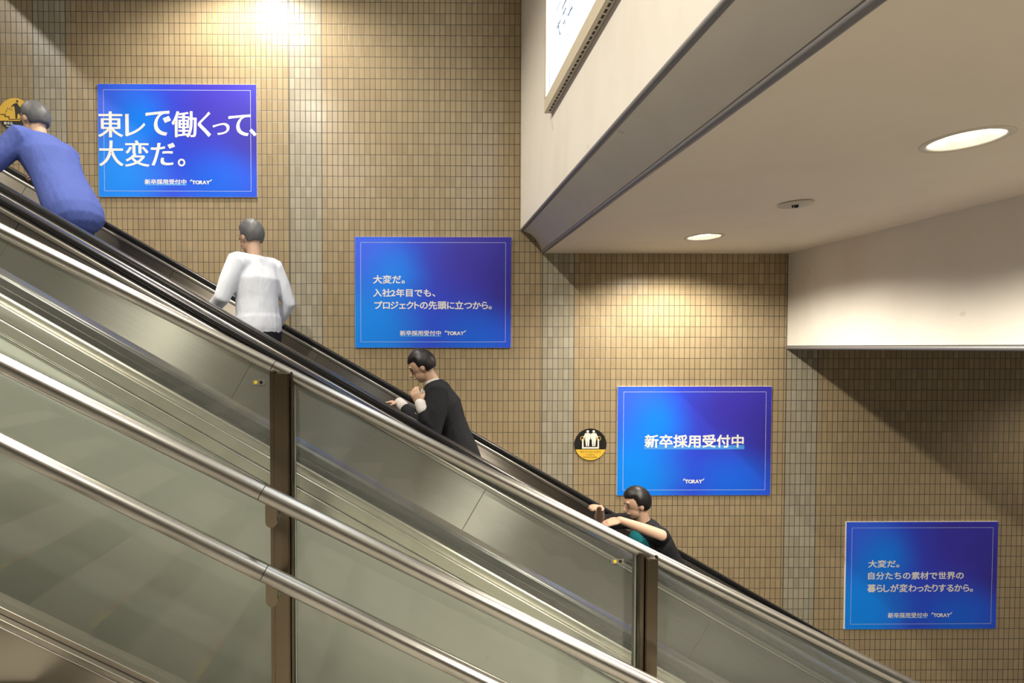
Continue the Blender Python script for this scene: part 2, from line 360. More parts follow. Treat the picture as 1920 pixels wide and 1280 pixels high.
# ------------------------------------------------------------------ lettering: outlines of the letters, units of 1/1000 em
GLYPH_DATA = """'	73,462 115,462 138,599 138,716 50,716 50,599
.	109,111 67,93 49,51 67,9 109,-9 151,9 169,51 151,93
2	466,93 205,93 302,214 368,312 405,396 417,478 407,549 379,607 335,652 278,681 209,691 155,684 102,662 48,626 48,503 88,547 127,575 165,590 202,595 249,586 286,559 310,519 319,467 314,416 298,371 271,321 200,216 116,107 34,7 34,0 466,0
A	362,686 293,686 0,0 100,0 186,201 476,201 567,0 667,0;326,536 436,289 224,289
B	75,0 309,0 386,8 446,29 490,60 520,97 538,139 543,182 536,234 515,279 481,316 435,343 379,360 379,362 425,387 458,419 477,459 483,508 478,551 461,591 433,627 393,656 340,675 273,682 75,682;173,594 263,594 320,586 356,566 376,535 382,499 373,451 346,417 301,397 238,390 173,390;173,302 291,302 358,294 405,272 433,239 442,196 438,165 424,136 397,111 355,94 296,88 173,88
D	76,0 342,0 447,13 536,50 607,105 660,175 693,255 704,341 695,422 666,501 617,572 547,629 455,668 341,682 76,682;174,594 325,594 412,585 482,559 536,519 573,467 596,407 603,341 598,293 582,238 550,183 499,135 427,101 330,88 174,88
H	653,682 555,682 555,385 173,385 173,682 75,682 75,0 173,0 173,297 555,297 555,0 653,0
O	45,341 56,251 90,168 143,97 216,41 305,4 409,-9 517,4 607,41 680,97 734,168 767,251 778,341 766,433 733,516 679,587 606,642 516,678 411,691 307,678 218,642 145,587 91,516 57,433;146,341 155,412 181,475 222,527 275,567 339,592 411,601 484,592 548,567 601,527 642,475 668,412 677,341 668,270 642,207 601,155 548,115 484,90 411,81 339,90 275,115 221,155 181,207 155,270
R	77,682 77,0 175,0 175,296 216,296 253,291 292,271 338,223 397,140 487,0 604,0 511,135 462,213 414,276 359,324 408,351 443,389 465,436 473,491 463,556 434,609 387,649 325,673 249,682;175,598 238,598 299,591 340,570 364,538 372,495 369,462 356,431 331,407 292,390 238,384 175,384
T	587,682 17,682 17,594 253,594 253,0 351,0 351,594 587,594
Y	301,447 118,682 0,682 253,361 253,0 351,0 351,360 604,682 486,682
a	411,80 383,62 364,56 351,61 347,79 347,310 339,365 316,406 281,435 236,452 184,458 124,451 75,431 35,397 35,300 80,342 128,366 177,374 222,366 249,340 258,295 258,271 179,243 135,227 94,207 59,182 35,147 26,101 34,59 56,24 91,0 136,-9 197,2 257,37 279,2 325,-9 363,-2 411,26;258,91 221,64 180,54 134,72 116,117 128,152 159,180 204,202 258,222
c	393,427 331,450 263,458 199,450 145,428 101,393 68,345 48,285 41,216 49,154 70,99 105,54 150,20 206,-1 269,-9 342,-1 403,17 403,105 341,83 284,75 233,82 191,101 159,131 139,173 132,224 138,275 157,317 186,349 224,369 269,376 326,367 393,332
d	451,682 362,682 362,440 313,454 268,458 206,451 152,429 107,395 73,351 51,297 44,235 51,168 71,110 103,64 146,29 199,7 262,0 451,0;362,75 272,75 218,82 179,103 154,134 139,174 135,222 142,274 161,318 191,350 231,371 279,378 321,374 362,361
e	438,130 386,101 334,82 281,76 223,85 179,110 147,152 130,211 446,211 440,287 422,349 393,397 354,431 307,451 251,458 192,451 141,429 100,395 68,350 48,294 41,230 47,169 66,113 98,64 140,25 194,0 259,-9 327,-3 384,14 438,44;132,270 146,317 171,352 207,374 253,381 296,373 328,351 349,316 358,270
f	296,682 242,691 198,688 160,672 129,648 98,609 79,556 72,482 72,449 9,449 9,369 72,369 72,0 161,0 161,369 242,369 242,449 161,449 161,492 170,551 199,590 256,603 296,595
g	421,449 236,449 169,442 115,422 74,390 49,347 40,294 46,248 64,210 95,178 139,153 139,151 87,126 68,87 79,58 113,30 62,12 27,-14 7,-49 0,-94 10,-138 38,-176 82,-205 139,-223 207,-230 280,-224 339,-205 383,-176 410,-136 419,-87 412,-46 390,-10 350,18 289,38 187,64 152,96 172,123 221,134 280,148 334,181 363,226 376,282 366,332 329,380 421,380;296,293 285,249 255,220 210,209 163,219 131,248 120,291 132,332 164,361 209,372 252,361 284,333;333,-94 318,-129 276,-151 209,-159 141,-151 98,-128 84,-90 97,-55 133,-31 186,-22 232,-25 280,-37 318,-59
h	150,682 61,682 61,0 150,0 150,322 207,372 262,387 309,373 339,336 350,278 350,0 439,0 439,275 432,341 410,393 378,429 336,451 286,458 237,450 191,427 152,390 150,390
i	154,449 65,449 65,0 154,0;163,585 147,622 110,638 73,622 57,585 73,548 110,532 147,548
l	154,682 65,682 65,0 154,0
n	150,449 61,449 61,0 150,0 150,322 207,372 262,387 309,373 339,336 350,278 350,0 439,0 439,277 431,343 410,394 377,430 335,451 286,458 237,450 191,427 152,390 150,390
o	273,458 209,450 152,427 104,392 68,346 44,291 36,229 44,163 67,106 103,58 150,22 208,-1 273,-9 341,-1 400,21 449,57 485,104 508,162 516,229 508,292 484,347 447,393 399,428 340,450;272,378 322,371 364,350 397,318 418,277 425,228 418,174 398,131 366,98 324,78 272,71 224,78 184,99 153,132 134,176 127,229 134,278 154,319 185,350 225,371
r	69,449 69,0 158,0 158,235 166,289 190,333 224,362 267,373 306,361 350,329 397,406 343,445 290,458 258,452 226,432 193,397 160,346 158,346 158,449
s	324,421 256,449 192,458 131,450 84,426 54,387 44,336 66,273 118,226 180,188 232,155 254,120 235,83 188,69 147,75 97,95 41,128 41,32 95,8 145,-5 197,-9 256,1 303,27 334,69 345,123 335,165 303,205 244,249 160,304 135,339 151,369 194,380 253,369 324,333
t	167,542 0,379 0,369 78,369 78,132 84,86 101,47 131,17 172,-2 224,-9 277,0 332,21 332,104 280,79 231,71 203,77 178,98 167,139 167,369 309,369 309,449 167,449
u	437,0 437,449 348,449 348,128 299,81 241,65 190,77 159,110 149,164 149,449 60,449 60,170 67,108 88,58 121,21 164,-1 215,-9 284,9 348,57 348,0
、	273,-56 341,2 271,79 193,157 117,224 52,167 127,101 203,24
。	194,244 135,232 87,200 54,151 42,92 54,32 87,-16 135,-49 194,-61 243,-53 285,-32 318,1 339,43 347,92 335,151 302,200 254,232;194,-10 143,4 107,40 93,92 107,143 143,179 194,193 246,179 282,143 296,92 282,40 246,4
い	223,698 126,700 132,655 133,611 134,535 137,439 144,344 163,228 190,137 225,70 266,25 310,-1 357,-9 397,-2 435,22 472,65 509,130 545,219 482,290 459,216 429,150 395,104 358,86 318,99 284,136 256,194 235,271 222,364 217,448 215,530 215,601;744,670 666,643 731,540 782,416 819,279 840,140 920,173 899,306 860,441 807,567
お	721,688 685,628 761,584 843,530 909,478 950,542 885,589 801,642;325,279 328,102 319,65 292,53 246,65 203,96 183,138 194,174 224,211 269,247;121,619 123,543 251,538 325,541 324,410 324,353 241,310 171,256 123,196 105,134 119,83 156,37 206,1 261,-23 313,-32 350,-26 377,-5 395,33 401,91 397,308 469,329 541,342 615,347 669,342 717,325 754,299 778,262 787,216 778,166 753,126 716,96 670,74 619,60 561,53 502,53 530,-28 588,-24 654,-14 729,11 788,47 831,93 858,150 867,217 859,273 834,322 796,362 746,391 685,410 616,416 547,412 472,399 396,379 396,414 398,549 472,559 544,570 608,584 606,662 543,646 473,633 400,622 404,730 411,799 322,799 327,728 326,614 249,611
か	782,674 709,641 780,533 844,400 887,279 965,316 916,432 849,566;78,561 86,474 176,486 303,500 270,385 223,252 163,118 92,1 174,-31 246,104 305,248 350,387 384,508 492,515 527,512 557,503 579,484 593,453 598,406 593,294 577,186 550,100 513,58 463,49 407,54 340,69 353,-14 410,-25 471,-29 517,-25 556,-12 590,14 617,55 651,159 669,288 675,416 669,475 653,520 627,551 595,571 556,582 513,585 400,578 426,721 438,780 345,790 342,719 333,645 319,572 167,561
が	768,661 695,628 766,521 830,390 874,269 951,306 903,421 836,554;780,806 726,784 755,740 783,690 807,645 862,669;890,846 837,824 866,781 895,732 920,686 974,710;64,557 73,471 163,483 290,496 257,381 210,248 150,114 79,-2 160,-35 232,100 291,244 337,383 371,504 478,511 514,509 543,499 565,480 579,449 584,403 579,291 563,182 537,97 499,55 449,45 393,51 327,66 340,-18 396,-28 458,-32 503,-28 543,-15 576,10 604,51 637,155 656,284 662,412 656,472 640,517 614,548 581,568 542,579 499,582 387,575 413,717 424,777 332,786 329,715 319,641 306,568 154,557
き	305,265 227,281 199,214 188,138 197,80 224,33 268,-3 329,-28 404,-43 495,-48 578,-46 656,-40 729,-31 732,49 659,37 581,30 494,28 410,33 345,48 299,72 272,107 263,152 275,212;502,698 509,673 407,671 297,675 179,685 184,612 307,604 424,602 528,605 555,527 575,475 451,468 309,469 160,480 164,405 319,398 470,399 604,407 627,358 653,310 682,263 532,280 525,219 600,210 678,200 744,187 785,248 748,291 678,415 859,451 847,526 793,510 725,495 647,483 624,543 602,612 671,623 738,637 799,652 788,724 722,705 653,690 583,679 559,798 474,787
く	704,738 630,804 573,737 483,655 373,563 278,485 240,449 215,417 205,387 211,356 232,324 271,287 378,196 494,95 586,8 655,-65 726,1 602,115 466,231 352,324 316,359 304,386 315,412 349,445 635,681
さ	312,312 234,330 209,273 192,218 186,164 196,102 224,50 270,10 331,-18 407,-36 496,-42 598,-39 684,-31 754,-20 758,60 683,46 597,38 500,35 419,41 353,57 305,84 275,122 265,173 277,243;158,631 160,551 312,542 453,542 580,549 618,466 660,387 701,321 535,336 529,269 613,262 702,253 770,242 811,298 767,351 728,410 690,481 655,557 725,568 796,581 862,598 853,676 781,655 705,639 630,627 611,687 595,746 584,798 499,787 524,709 554,619 435,615 302,618
し	340,779 239,780 247,678 237,172 245,99 268,42 305,-1 353,-29 412,-46 480,-51 583,-41 671,-15 746,24 808,70 858,121 898,170 841,238 802,187 757,138 704,95 641,62 568,39 483,31 429,36 384,52 349,80 327,122 319,180 331,678
す	568,372 566,310 549,266 519,240 480,231 429,243 392,277 378,330 393,386 430,423 479,436 533,421;96,653 98,576 236,584 389,590 545,593 546,492 514,500 479,503 424,494 376,470 338,433 312,385 303,329 312,270 337,223 373,189 418,169 467,162 514,169 554,189 514,127 456,78 381,40 289,12 356,-54 459,-13 537,39 593,99 629,165 649,233 655,301 647,371 623,429 621,594 635,594 928,589 929,663 636,664 621,664 622,729 627,792 536,792 542,729 544,663
た	537,482 537,408 723,418 781,416 838,412 891,406 893,482 720,491;558,239 483,246 473,186 468,128 478,75 508,33 558,4 626,-13 712,-19 782,-17 847,-12 905,-5 908,76 845,65 779,58 713,56 641,61 592,75 562,96 548,121 544,149;221,620 101,627 104,549 220,545 312,548 286,441 239,285 180,124 118,-6 206,-36 262,100 317,265 362,422 394,556 465,565 535,576 602,590 602,669 540,654 475,642 410,633 425,707 443,787 347,795 344,712 329,625
だ	507,468 507,393 693,404 751,402 808,398 861,392 863,468 690,477;528,225 453,232 442,172 438,114 448,61 478,19 528,-10 596,-28 682,-34 752,-32 817,-26 875,-19 878,62 815,51 749,44 683,42 611,47 562,61 532,82 518,107 514,135;755,742 702,719 731,675 759,626 783,580 837,604;865,783 813,760 842,717 871,668 896,621 950,645;191,606 71,613 74,535 190,531 282,534 256,427 209,271 150,110 88,-20 176,-50 232,86 287,250 332,408 364,542 435,551 505,562 572,576 572,654 380,619 395,693 413,772 317,780 314,698 299,611
ち	112,656 113,578 303,568 304,568 274,448 235,324 188,212 263,185 294,231 351,284 422,322 502,344 589,352 653,345 703,327 739,298 761,262 768,219 750,147 701,94 627,60 533,41 426,37 312,47 332,-32 476,-39 601,-27 705,4 783,56 833,128 850,221 842,276 820,324 784,364 734,394 672,412 598,419 522,414 450,399 382,373 316,334 338,402 360,484 379,570 516,579 657,593 785,612 784,689 655,666 521,650 394,641 405,699 423,783 334,788 330,705 319,639 302,639 238,641 171,648
っ	160,399 194,317 267,346 375,385 494,419 601,434 658,427 705,406 740,374 762,334 770,286 755,213 713,155 648,112 565,81 469,62 364,54 396,-23 523,-8 634,21 725,65 793,123 836,196 851,284 843,348 819,402 782,446 733,479 674,499 607,506 479,490 351,455 254,424
つ	73,522 110,434 198,470 327,516 472,557 608,575 682,566 741,539 785,499 812,448 821,388 802,296 751,223 671,168 570,130 453,107 325,97 361,14 508,31 640,65 750,117 835,187 889,277 908,386 897,464 868,529 821,581 761,619 690,642 610,650 494,638 374,611 265,578 183,551
て	85,664 94,577 240,600 419,620 564,636 509,595 458,538 416,469 388,388 377,298 393,197 439,115 506,53 588,8 679,-20 773,-31 802,52 720,60 640,80 568,113 510,162 471,229 457,316 467,390 497,465 544,535 608,593 686,632 747,643 817,647 882,648 882,728 612,710 174,669
で	79,658 88,571 234,594 413,614 558,630 503,589 452,532 410,463 382,382 371,292 387,191 433,109 500,47 582,2 673,-26 767,-37 796,46 714,54 634,74 562,107 504,155 465,222 451,309 461,383 491,459 538,529 602,587 680,626 741,637 811,641 876,642 876,722 606,704 168,663;732,519 681,497 710,453 738,405 763,356 814,380 789,428 759,478;841,561 792,538 822,494 850,447 876,398 928,423 901,471 869,520
に	456,675 456,595 588,587 737,587 867,595 867,676 740,665 589,664;495,268 423,275 410,210 406,157 415,105 443,64 491,33 559,14 649,7 746,10 829,17 899,28 897,112 817,97 735,89 649,86 579,91 531,104 500,124 485,149 480,176 484,218;265,752 176,760 169,689 152,581 133,439 124,288 129,161 143,52 161,-33 233,-28 230,7 235,52 252,115 278,197 306,276 264,308 206,162 197,302 206,431 226,570 247,685
の	476,642 462,550 443,458 420,372 382,264 343,191 305,149 269,136 241,143 213,164 189,200 172,251 166,318 176,388 204,457 249,522 310,578 386,619;559,644 638,628 704,595 756,550 795,492 818,426 826,353 816,273 789,206 747,150 695,107 635,76 572,56 486,43 533,-31 643,-7 736,35 809,92 863,165 897,251 908,350 896,448 861,536 804,610 728,668 635,705 525,718 408,703 303,661 215,596 147,513 103,416 88,311 95,234 114,168 144,116 180,77 222,52 266,44 320,57 370,94 417,157 460,244 499,355 524,450 544,548
ま	500,178 501,111 486,58 448,31 395,24 332,30 288,47 264,73 256,105 266,137 294,164 340,182 403,188;185,473 186,398 436,384 493,384 497,248 413,254 334,247 269,226 222,194 192,152 182,101 191,49 219,8 264,-22 326,-40 404,-46 472,-38 522,-17 555,14 574,53 580,94 578,156 672,113 753,60 820,5 866,76 815,115 749,158 668,199 574,232 567,386 660,391 752,398 844,409 845,484 754,472 661,463 566,457 566,469 566,597 836,620 837,693 747,681 656,672 566,666 567,727 573,794 488,794 492,734 492,663 446,663 364,666 270,674 190,685 191,611 270,603 364,597 447,594 491,594 491,469 491,454 437,454 358,456 268,463
も	98,405 94,328 159,312 229,300 303,292 295,177 304,104 328,46 367,4 416,-25 475,-41 540,-46 633,-39 714,-17 779,18 828,65 859,124 870,193 864,255 845,312 813,368 768,424 680,406 728,357 762,306 782,253 789,202 778,145 745,98 693,62 624,40 540,32 479,39 432,59 398,92 379,135 372,189 378,288 414,288 610,298 612,374 542,366 473,362 404,361 385,361 407,542 414,542 617,551 619,626 558,619 490,614 416,613 430,716 443,786 353,792 352,721 341,616 265,623 190,636 122,653 118,580 186,565 259,553 333,545 311,364 239,372 167,385
ら	335,784 315,708 428,681 577,651 703,630 722,707 602,725 454,754;313,602 229,613 218,481 199,329 178,207 252,189 282,239 341,295 414,338 498,364 592,373 649,366 698,348 735,319 759,281 768,236 755,172 716,117 651,76 560,48 443,38 298,47 322,-35 490,-38 625,-19 727,21 797,78 839,150 852,234 844,290 820,340 782,382 731,415 669,436 597,443 509,436 425,414 346,376 271,321
り	339,789 251,792 243,706 230,607 217,491 212,383 214,321 218,268 223,224 300,230 295,296 298,353 312,422 341,492 382,559 433,614 490,652 551,666 599,657 639,631 670,589 692,535 706,469 710,394 696,282 658,193 598,126 520,77 427,43 323,22 370,-50 487,-21 590,24 674,85 738,166 778,269 792,395 784,493 762,577 728,645 682,696 627,727 564,738 491,724 425,687 369,635 324,574 292,511 302,598 319,700
る	580,33 499,27 445,32 403,48 376,73 366,105 389,150 446,169 498,159 539,131 566,88;238,737 241,654 307,660 613,674 381,478 112,254 169,195 242,265 311,321 382,362 460,387 552,395 625,387 687,363 735,326 765,279 776,223 768,166 743,118 704,80 651,52 637,107 610,155 569,194 515,220 447,229 384,218 335,190 304,148 293,99 303,52 331,13 376,-17 437,-36 512,-43 611,-35 695,-10 764,29 814,82 845,146 856,222 846,286 819,343 776,390 719,426 650,449 571,457 502,453 432,436 696,655 752,696 706,754 652,746 309,733
わ	293,720 288,625 144,608 79,607 87,524 283,551 276,454 209,355 126,242 55,149 105,80 268,316 267,277 264,21 261,-38 348,-38 343,23 339,264 342,382 413,440 489,485 570,515 655,525 726,514 780,485 818,443 840,395 848,347 836,269 803,205 752,154 686,116 610,89 528,72 565,-3 668,23 757,61 829,111 884,175 918,252 929,345 919,418 891,479 849,530 796,567 734,590 667,598 593,591 513,569 431,530 348,472 353,537 398,607 368,642 363,640 383,791 289,794
ェ	155,77 155,-7 227,-4 780,-4 847,-7 847,77 780,72 538,72 538,440 733,440 804,437 804,517 733,513 273,513 204,517 204,437 273,440 457,440 457,72 227,72
ク	537,777 444,807 413,728 370,652 304,564 215,474 99,390 168,338 269,416 353,499 421,584 760,584 727,483 672,373 600,272 525,196 435,127 328,68 201,21 273,-44 402,12 508,76 597,148 671,228 751,343 811,462 849,572 872,625 805,666 777,658 740,656 468,656 492,698
ジ	716,746 661,723 694,673 725,619 752,565 809,591 780,644 746,700;847,794 791,770 825,722 857,669 886,615 943,641 913,693 878,749;289,761 244,694 315,650 395,597 459,551 506,620 444,663 362,717;139,46 185,-35 290,-7 406,35 516,89 631,166 736,252 827,347 901,446 853,529 783,426 695,328 592,240 474,162 366,111 252,72;138,536 93,468 166,427 247,376 312,331 357,401
ト	337,88 330,-30 427,-30 421,88 420,418 547,374 687,317 813,257 847,342 719,399 566,458 420,507 420,670 427,774 329,774 337,670
プ	805,718 825,765 871,785 918,765 938,718 918,672 871,652 825,672;759,718 764,686 732,685 230,685 130,692 130,603 230,606 741,606 725,527 697,441 658,356 610,280 556,219 493,163 417,114 327,73 220,40 288,-35 414,14 520,76 608,149 682,232 736,318 778,416 810,514 831,601 833,612 871,606 915,615 951,639 975,674 984,718 975,762 951,798 915,822 871,831 827,822 792,798 768,762
レ	222,32 280,-18 322,0 466,49 598,110 717,183 820,265 907,357 862,427 776,334 671,251 554,180 433,124 315,86 315,653 322,744 223,744 232,653 232,81
ロ	146,685 148,607 148,115 145,-7 231,-7 229,51 775,51 774,-7 860,-7 858,114 858,607 860,685 772,683 235,683;229,129 229,604 776,604 776,129
三	123,743 123,667 879,667 879,743;187,416 187,341 801,341 801,416;65,69 65,-7 934,-7 934,69
世	457,835 457,590 275,590 275,813 197,813 197,590 51,590 51,517 197,517 197,-15 922,-15 922,58 275,58 275,517 457,517 457,200 801,200 801,517 950,517 950,590 801,590 801,824 723,824 723,590 532,590 532,835;723,517 723,269 532,269 532,517
中	458,840 458,661 96,661 96,186 171,186 171,248 458,248 458,-79 537,-79 537,248 825,248 825,191 902,191 902,661 537,661 537,840;171,322 171,588 458,588 458,322;825,322 537,322 537,588 825,588
付	408,406 462,319 514,230 554,155 624,193 582,266 528,353 473,437;751,828 751,618 345,618 345,542 751,542 751,23 743,-1 718,-8 528,-6 558,-81 654,-81 725,-78 774,-69 815,-40 828,23 828,542 954,542 954,618 828,618 828,828;295,834 244,718 183,609 112,510 37,427 84,352 119,389 153,430 186,474 186,-78 261,-78 261,590 300,662 336,735 368,811
働	729,836 729,608 658,608 658,655 498,655 498,724 654,752 613,806 513,787 391,770 267,757 285,704 433,716 433,655 272,655 272,597 433,597 433,533 285,533 285,240 432,240 432,175 282,175 282,117 432,117 432,32 257,16 269,-48 606,-8 578,-45 634,-85 695,4 739,101 767,204 784,308 792,412 794,512 794,542 885,542 876,242 865,74 848,6 835,-7 818,-9 728,-6 740,-39 746,-73 847,-72 880,-62 906,-37 928,44 941,232 951,572 951,608 794,608 794,836;498,597 654,597 654,542 729,542 729,512 726,401 715,284 689,166 644,53 497,38 497,117 654,117 654,175 497,175 497,240 651,240 651,533 498,533;338,364 437,364 437,291 338,291;492,364 596,364 596,291 492,291;338,483 437,483 437,411 338,411;492,483 596,483 596,411 492,411;218,834 166,684 99,546 21,431 58,355 89,396 118,440 147,488 147,-81 215,-81 215,624 286,816
先	462,840 462,684 285,684 322,801 246,817 213,705 164,592 102,494 167,459 200,505 229,556 256,612 462,612 462,410 61,410 61,337 322,337 311,258 290,185 258,120 209,64 140,16 47,-22 74,-52 95,-85 195,-40 271,16 325,82 362,158 386,243 400,337 591,337 591,43 594,0 605,-31 625,-50 657,-61 703,-64 844,-64 886,-59 915,-41 935,-6 947,49 954,127 918,140 885,158 881,80 874,34 860,13 838,8 711,8 674,14 666,43 666,337 940,337 940,410 538,410 538,612 868,612 868,684 538,684 538,840
入	295,755 356,706 409,651 456,591 418,455 370,334 308,226 234,132 145,52 41,-13 110,-73 205,-8 289,67 361,155 423,255 475,366 517,491 570,388 621,284 677,183 743,87 825,2 927,-70 942,-26 964,15 824,128 726,261 648,406 571,553 475,694 341,819
分	673,822 604,794 665,682 739,572 819,473 900,393 961,456 881,527 801,618 730,719;324,820 273,708 207,606 130,516 44,442 108,384 187,457 187,388 380,388 365,304 341,224 303,150 247,83 169,26 65,-19 91,-50 111,-83 223,-30 309,36 371,113 413,198 442,291 459,388 731,388 719,186 702,67 680,14 663,4 637,2 487,8 504,-29 512,-67 670,-69 714,-60 748,-34 777,34 796,179 811,426 812,462 192,462 273,561 345,674 404,798
卒	682,627 645,542 595,467 533,403 461,351 516,304 457,304 457,235 54,235 54,163 457,163 457,-79 535,-79 535,163 947,163 947,235 535,235 535,304 526,304 578,345 626,392 670,446 746,389 817,331 871,281 923,334 862,386 785,445 706,501 755,611;433,821 483,721 80,721 80,649 919,649 919,721 548,721 565,727 539,784 504,844;291,630 254,536 203,452 139,380 65,323 124,272 187,323 243,385 294,456 342,419 386,383 420,350 467,403 428,437 378,476 325,512 366,613
受	820,844 610,811 350,786 82,770 99,705 371,721 640,747 872,783;432,706 454,655 471,603 482,557 552,575 541,620 522,671 499,721;773,723 746,666 714,606 681,551 242,551 301,571 272,635 231,703 166,684 205,616 232,551 72,551 72,347 143,347 143,485 855,485 855,347 929,347 929,551 757,551 850,700;694,302 641,236 577,178 503,128 426,179 361,237 306,302;194,372 194,302 236,302 226,298 284,220 352,151 430,91 313,47 186,14 52,-10 95,-77 239,-48 375,-7 502,48 622,-7 756,-48 902,-77 923,-40 948,-7 814,15 689,48 576,91 646,142 708,201 762,267 806,343 756,375 742,372
変	226,623 186,552 134,486 75,432 135,390 194,451 249,525 294,605;691,591 757,529 820,461 869,399 929,440 880,498 816,564 748,625;391,388 338,328 266,269 177,212 71,162 97,138 120,108 182,138 240,171 293,205 334,157 380,114 431,75 312,35 182,4 46,-16 68,-48 84,-83 231,-57 372,-19 502,32 624,-20 763,-58 917,-82 961,-12 822,5 694,34 580,73 665,131 737,201 795,282 746,315 732,312 419,312 471,372;346,245 352,250 683,250 634,197 574,150 506,109 444,149 391,194;432,834 478,751 70,751 70,685 347,685 347,390 423,390 423,685 576,685 576,390 652,390 652,685 930,685 930,751 562,751 504,852
大	461,839 460,753 456,657 446,553 62,553 62,476 433,476 408,381 370,288 317,199 246,117 156,45 43,-16 75,-46 100,-78 211,-16 302,58 374,140 429,229 471,323 501,419 544,309 597,209 658,120 729,41 810,-25 902,-78 928,-41 958,-8 866,41 785,104 714,182 653,270 603,369 563,476 942,476 942,553 526,553 536,656 541,752 542,839
山	108,632 108,-2 816,-2 816,-76 893,-76 893,633 816,633 816,74 538,74 538,829 460,829 460,74 185,74 185,632
岡	282,675 311,622 337,566 356,518 420,543 400,590 374,643 345,696;89,787 89,-80 162,-80 162,716 843,716 843,17 837,-1 820,-6 687,-6 712,-70 785,-70 839,-66 876,-58 908,-33 917,16 917,787;266,374 266,74 733,74 733,374 666,374 666,139 531,139 531,449 802,449 802,512 630,512 723,680 649,699 623,638 592,572 558,512 210,512 210,449 462,449 462,139 331,139 331,374
巻	441,840 433,786 421,732 406,677 301,677 331,689 312,732 282,780 249,825 184,802 226,740 257,677 119,677 119,612 381,612 355,557 324,503 54,503 54,438 278,438 210,364 128,297 32,240 60,214 82,184 150,224 212,269 267,318 267,290 623,290 623,187 240,187 240,26 245,-17 262,-47 293,-65 342,-74 410,-77 692,-77 750,-73 790,-57 817,-28 833,20 843,89 807,100 773,116 766,50 753,13 729,-5 687,-9 410,-9 332,-2 314,28 314,125 697,125 697,351 299,351 368,438 646,438 703,366 768,304 839,250 916,208 939,241 967,271 882,314 805,370 736,438 944,438 944,503 686,503 653,556 625,612 882,612 882,677 727,677 807,805 730,830 706,779 678,726 649,677 483,677 497,729 509,781 517,833;604,503 409,503 460,612 551,612
年	48,223 48,151 512,151 512,-80 589,-80 589,151 954,151 954,223 589,223 589,422 884,422 884,493 589,493 589,647 907,647 907,719 307,719 353,824 277,844 235,744 182,650 119,566 50,496 115,448 168,505 220,572 268,647 512,647 512,493 213,493 213,223;288,223 288,422 512,422 512,223
手	50,322 50,248 463,248 463,25 456,3 432,-3 246,-2 278,-76 370,-76 439,-72 487,-63 527,-35 540,25 540,248 953,248 953,322 540,322 540,484 896,484 896,556 540,556 540,719 655,735 760,755 853,778 798,839 606,798 365,770 116,753 134,688 463,710 463,556 117,556 117,484 463,484 463,322
採	867,825 723,793 544,769 360,753 380,692 570,707 758,731 919,766;374,636 405,571 431,505 446,446 510,467 494,525 467,591 434,654;576,666 599,602 616,535 623,479 691,494 682,550 665,615 640,679;879,693 842,609 797,520 752,444 809,419 856,492 905,578 950,665;618,458 618,346 363,346 363,280 571,280 518,207 454,140 382,83 306,40 357,-19 430,28 500,88 564,157 618,234 618,-74 690,-74 690,236 759,137 841,50 928,-16 978,41 888,103 804,186 736,280 948,280 948,346 690,346 690,458;167,839 167,638 42,638 42,568 167,568 167,363 28,321 47,249 167,288 167,7 163,-7 150,-11 56,-10 77,-80 155,-78 203,-66 229,-41 237,7 237,311 347,347 336,416 237,385 237,568 345,568 345,638 237,638 237,839
新	360,213 391,159 420,101 442,51 495,83 474,131 444,186 411,240;135,235 111,174 79,117 41,68 94,30 133,85 168,150 196,220;553,744 553,400 550,294 538,183 510,73 460,-25 518,-71 564,14 595,109 613,209 621,308 623,400 623,432 775,432 775,-75 848,-75 848,432 958,432 958,502 623,502 623,694 730,713 834,738 927,767 866,822 778,792 668,766;214,827 258,735 61,735 61,672 503,672 503,735 336,735 282,844;377,667 323,507 46,507 46,443 251,443 251,339 50,339 50,273 251,273 251,18 249,8 239,5 162,5 184,-59 247,-57 290,-47 314,-24 320,17 320,273 507,273 507,339 320,339 320,443 519,443 519,507 391,507 447,652;126,651 152,577 165,507 230,525 215,593 187,665
暮	254,497 752,497 752,436 254,436;254,604 752,604 752,544 254,544;294,60 715,60 715,0 294,0;294,105 294,163 715,163 715,105;183,653 183,387 351,387 318,336 52,336 52,275 263,275 200,225 124,180 34,141 58,116 77,86 129,109 176,133 220,159 220,-81 294,-81 294,-51 715,-51 715,-81 792,-81 792,158 857,125 924,100 944,130 969,157 882,186 798,226 727,275 949,275 949,336 403,336 433,387 826,387 826,653;296,215 357,275 644,275 708,215;627,840 627,775 368,775 368,840 295,840 295,775 56,775 56,713 295,713 295,664 368,664 368,713 627,713 627,664 701,664 701,713 947,713 947,775 701,775 701,840
材	777,839 777,625 477,625 477,553 752,553 686,434 604,320 513,219 419,141 472,79 555,153 636,242 711,343 777,449 777,22 771,4 752,-2 604,-2 630,-79 707,-78 766,-74 808,-64 844,-36 855,23 855,553 959,553 959,625 855,625 855,839;227,840 227,626 60,626 60,553 217,553 167,412 101,279 26,175 68,103 126,186 180,290 227,405 227,-79 302,-79 302,437 418,275 466,339 302,527 302,553 440,553 440,626 302,626 302,840
東	153,590 153,222 396,222 320,154 232,92 137,39 41,-1 93,-64 191,-18 288,42 379,113 459,191 459,-80 536,-80 536,194 617,115 710,43 809,-19 909,-66 962,-1 865,38 768,91 678,153 600,222 859,222 859,590 536,590 536,674 940,674 940,745 536,745 536,839 459,839 459,745 66,745 66,674 459,674 459,590;226,379 459,379 459,282 226,282;536,379 782,379 782,282 536,282;226,530 459,530 459,435 226,435;536,530 782,530 782,435 536,435
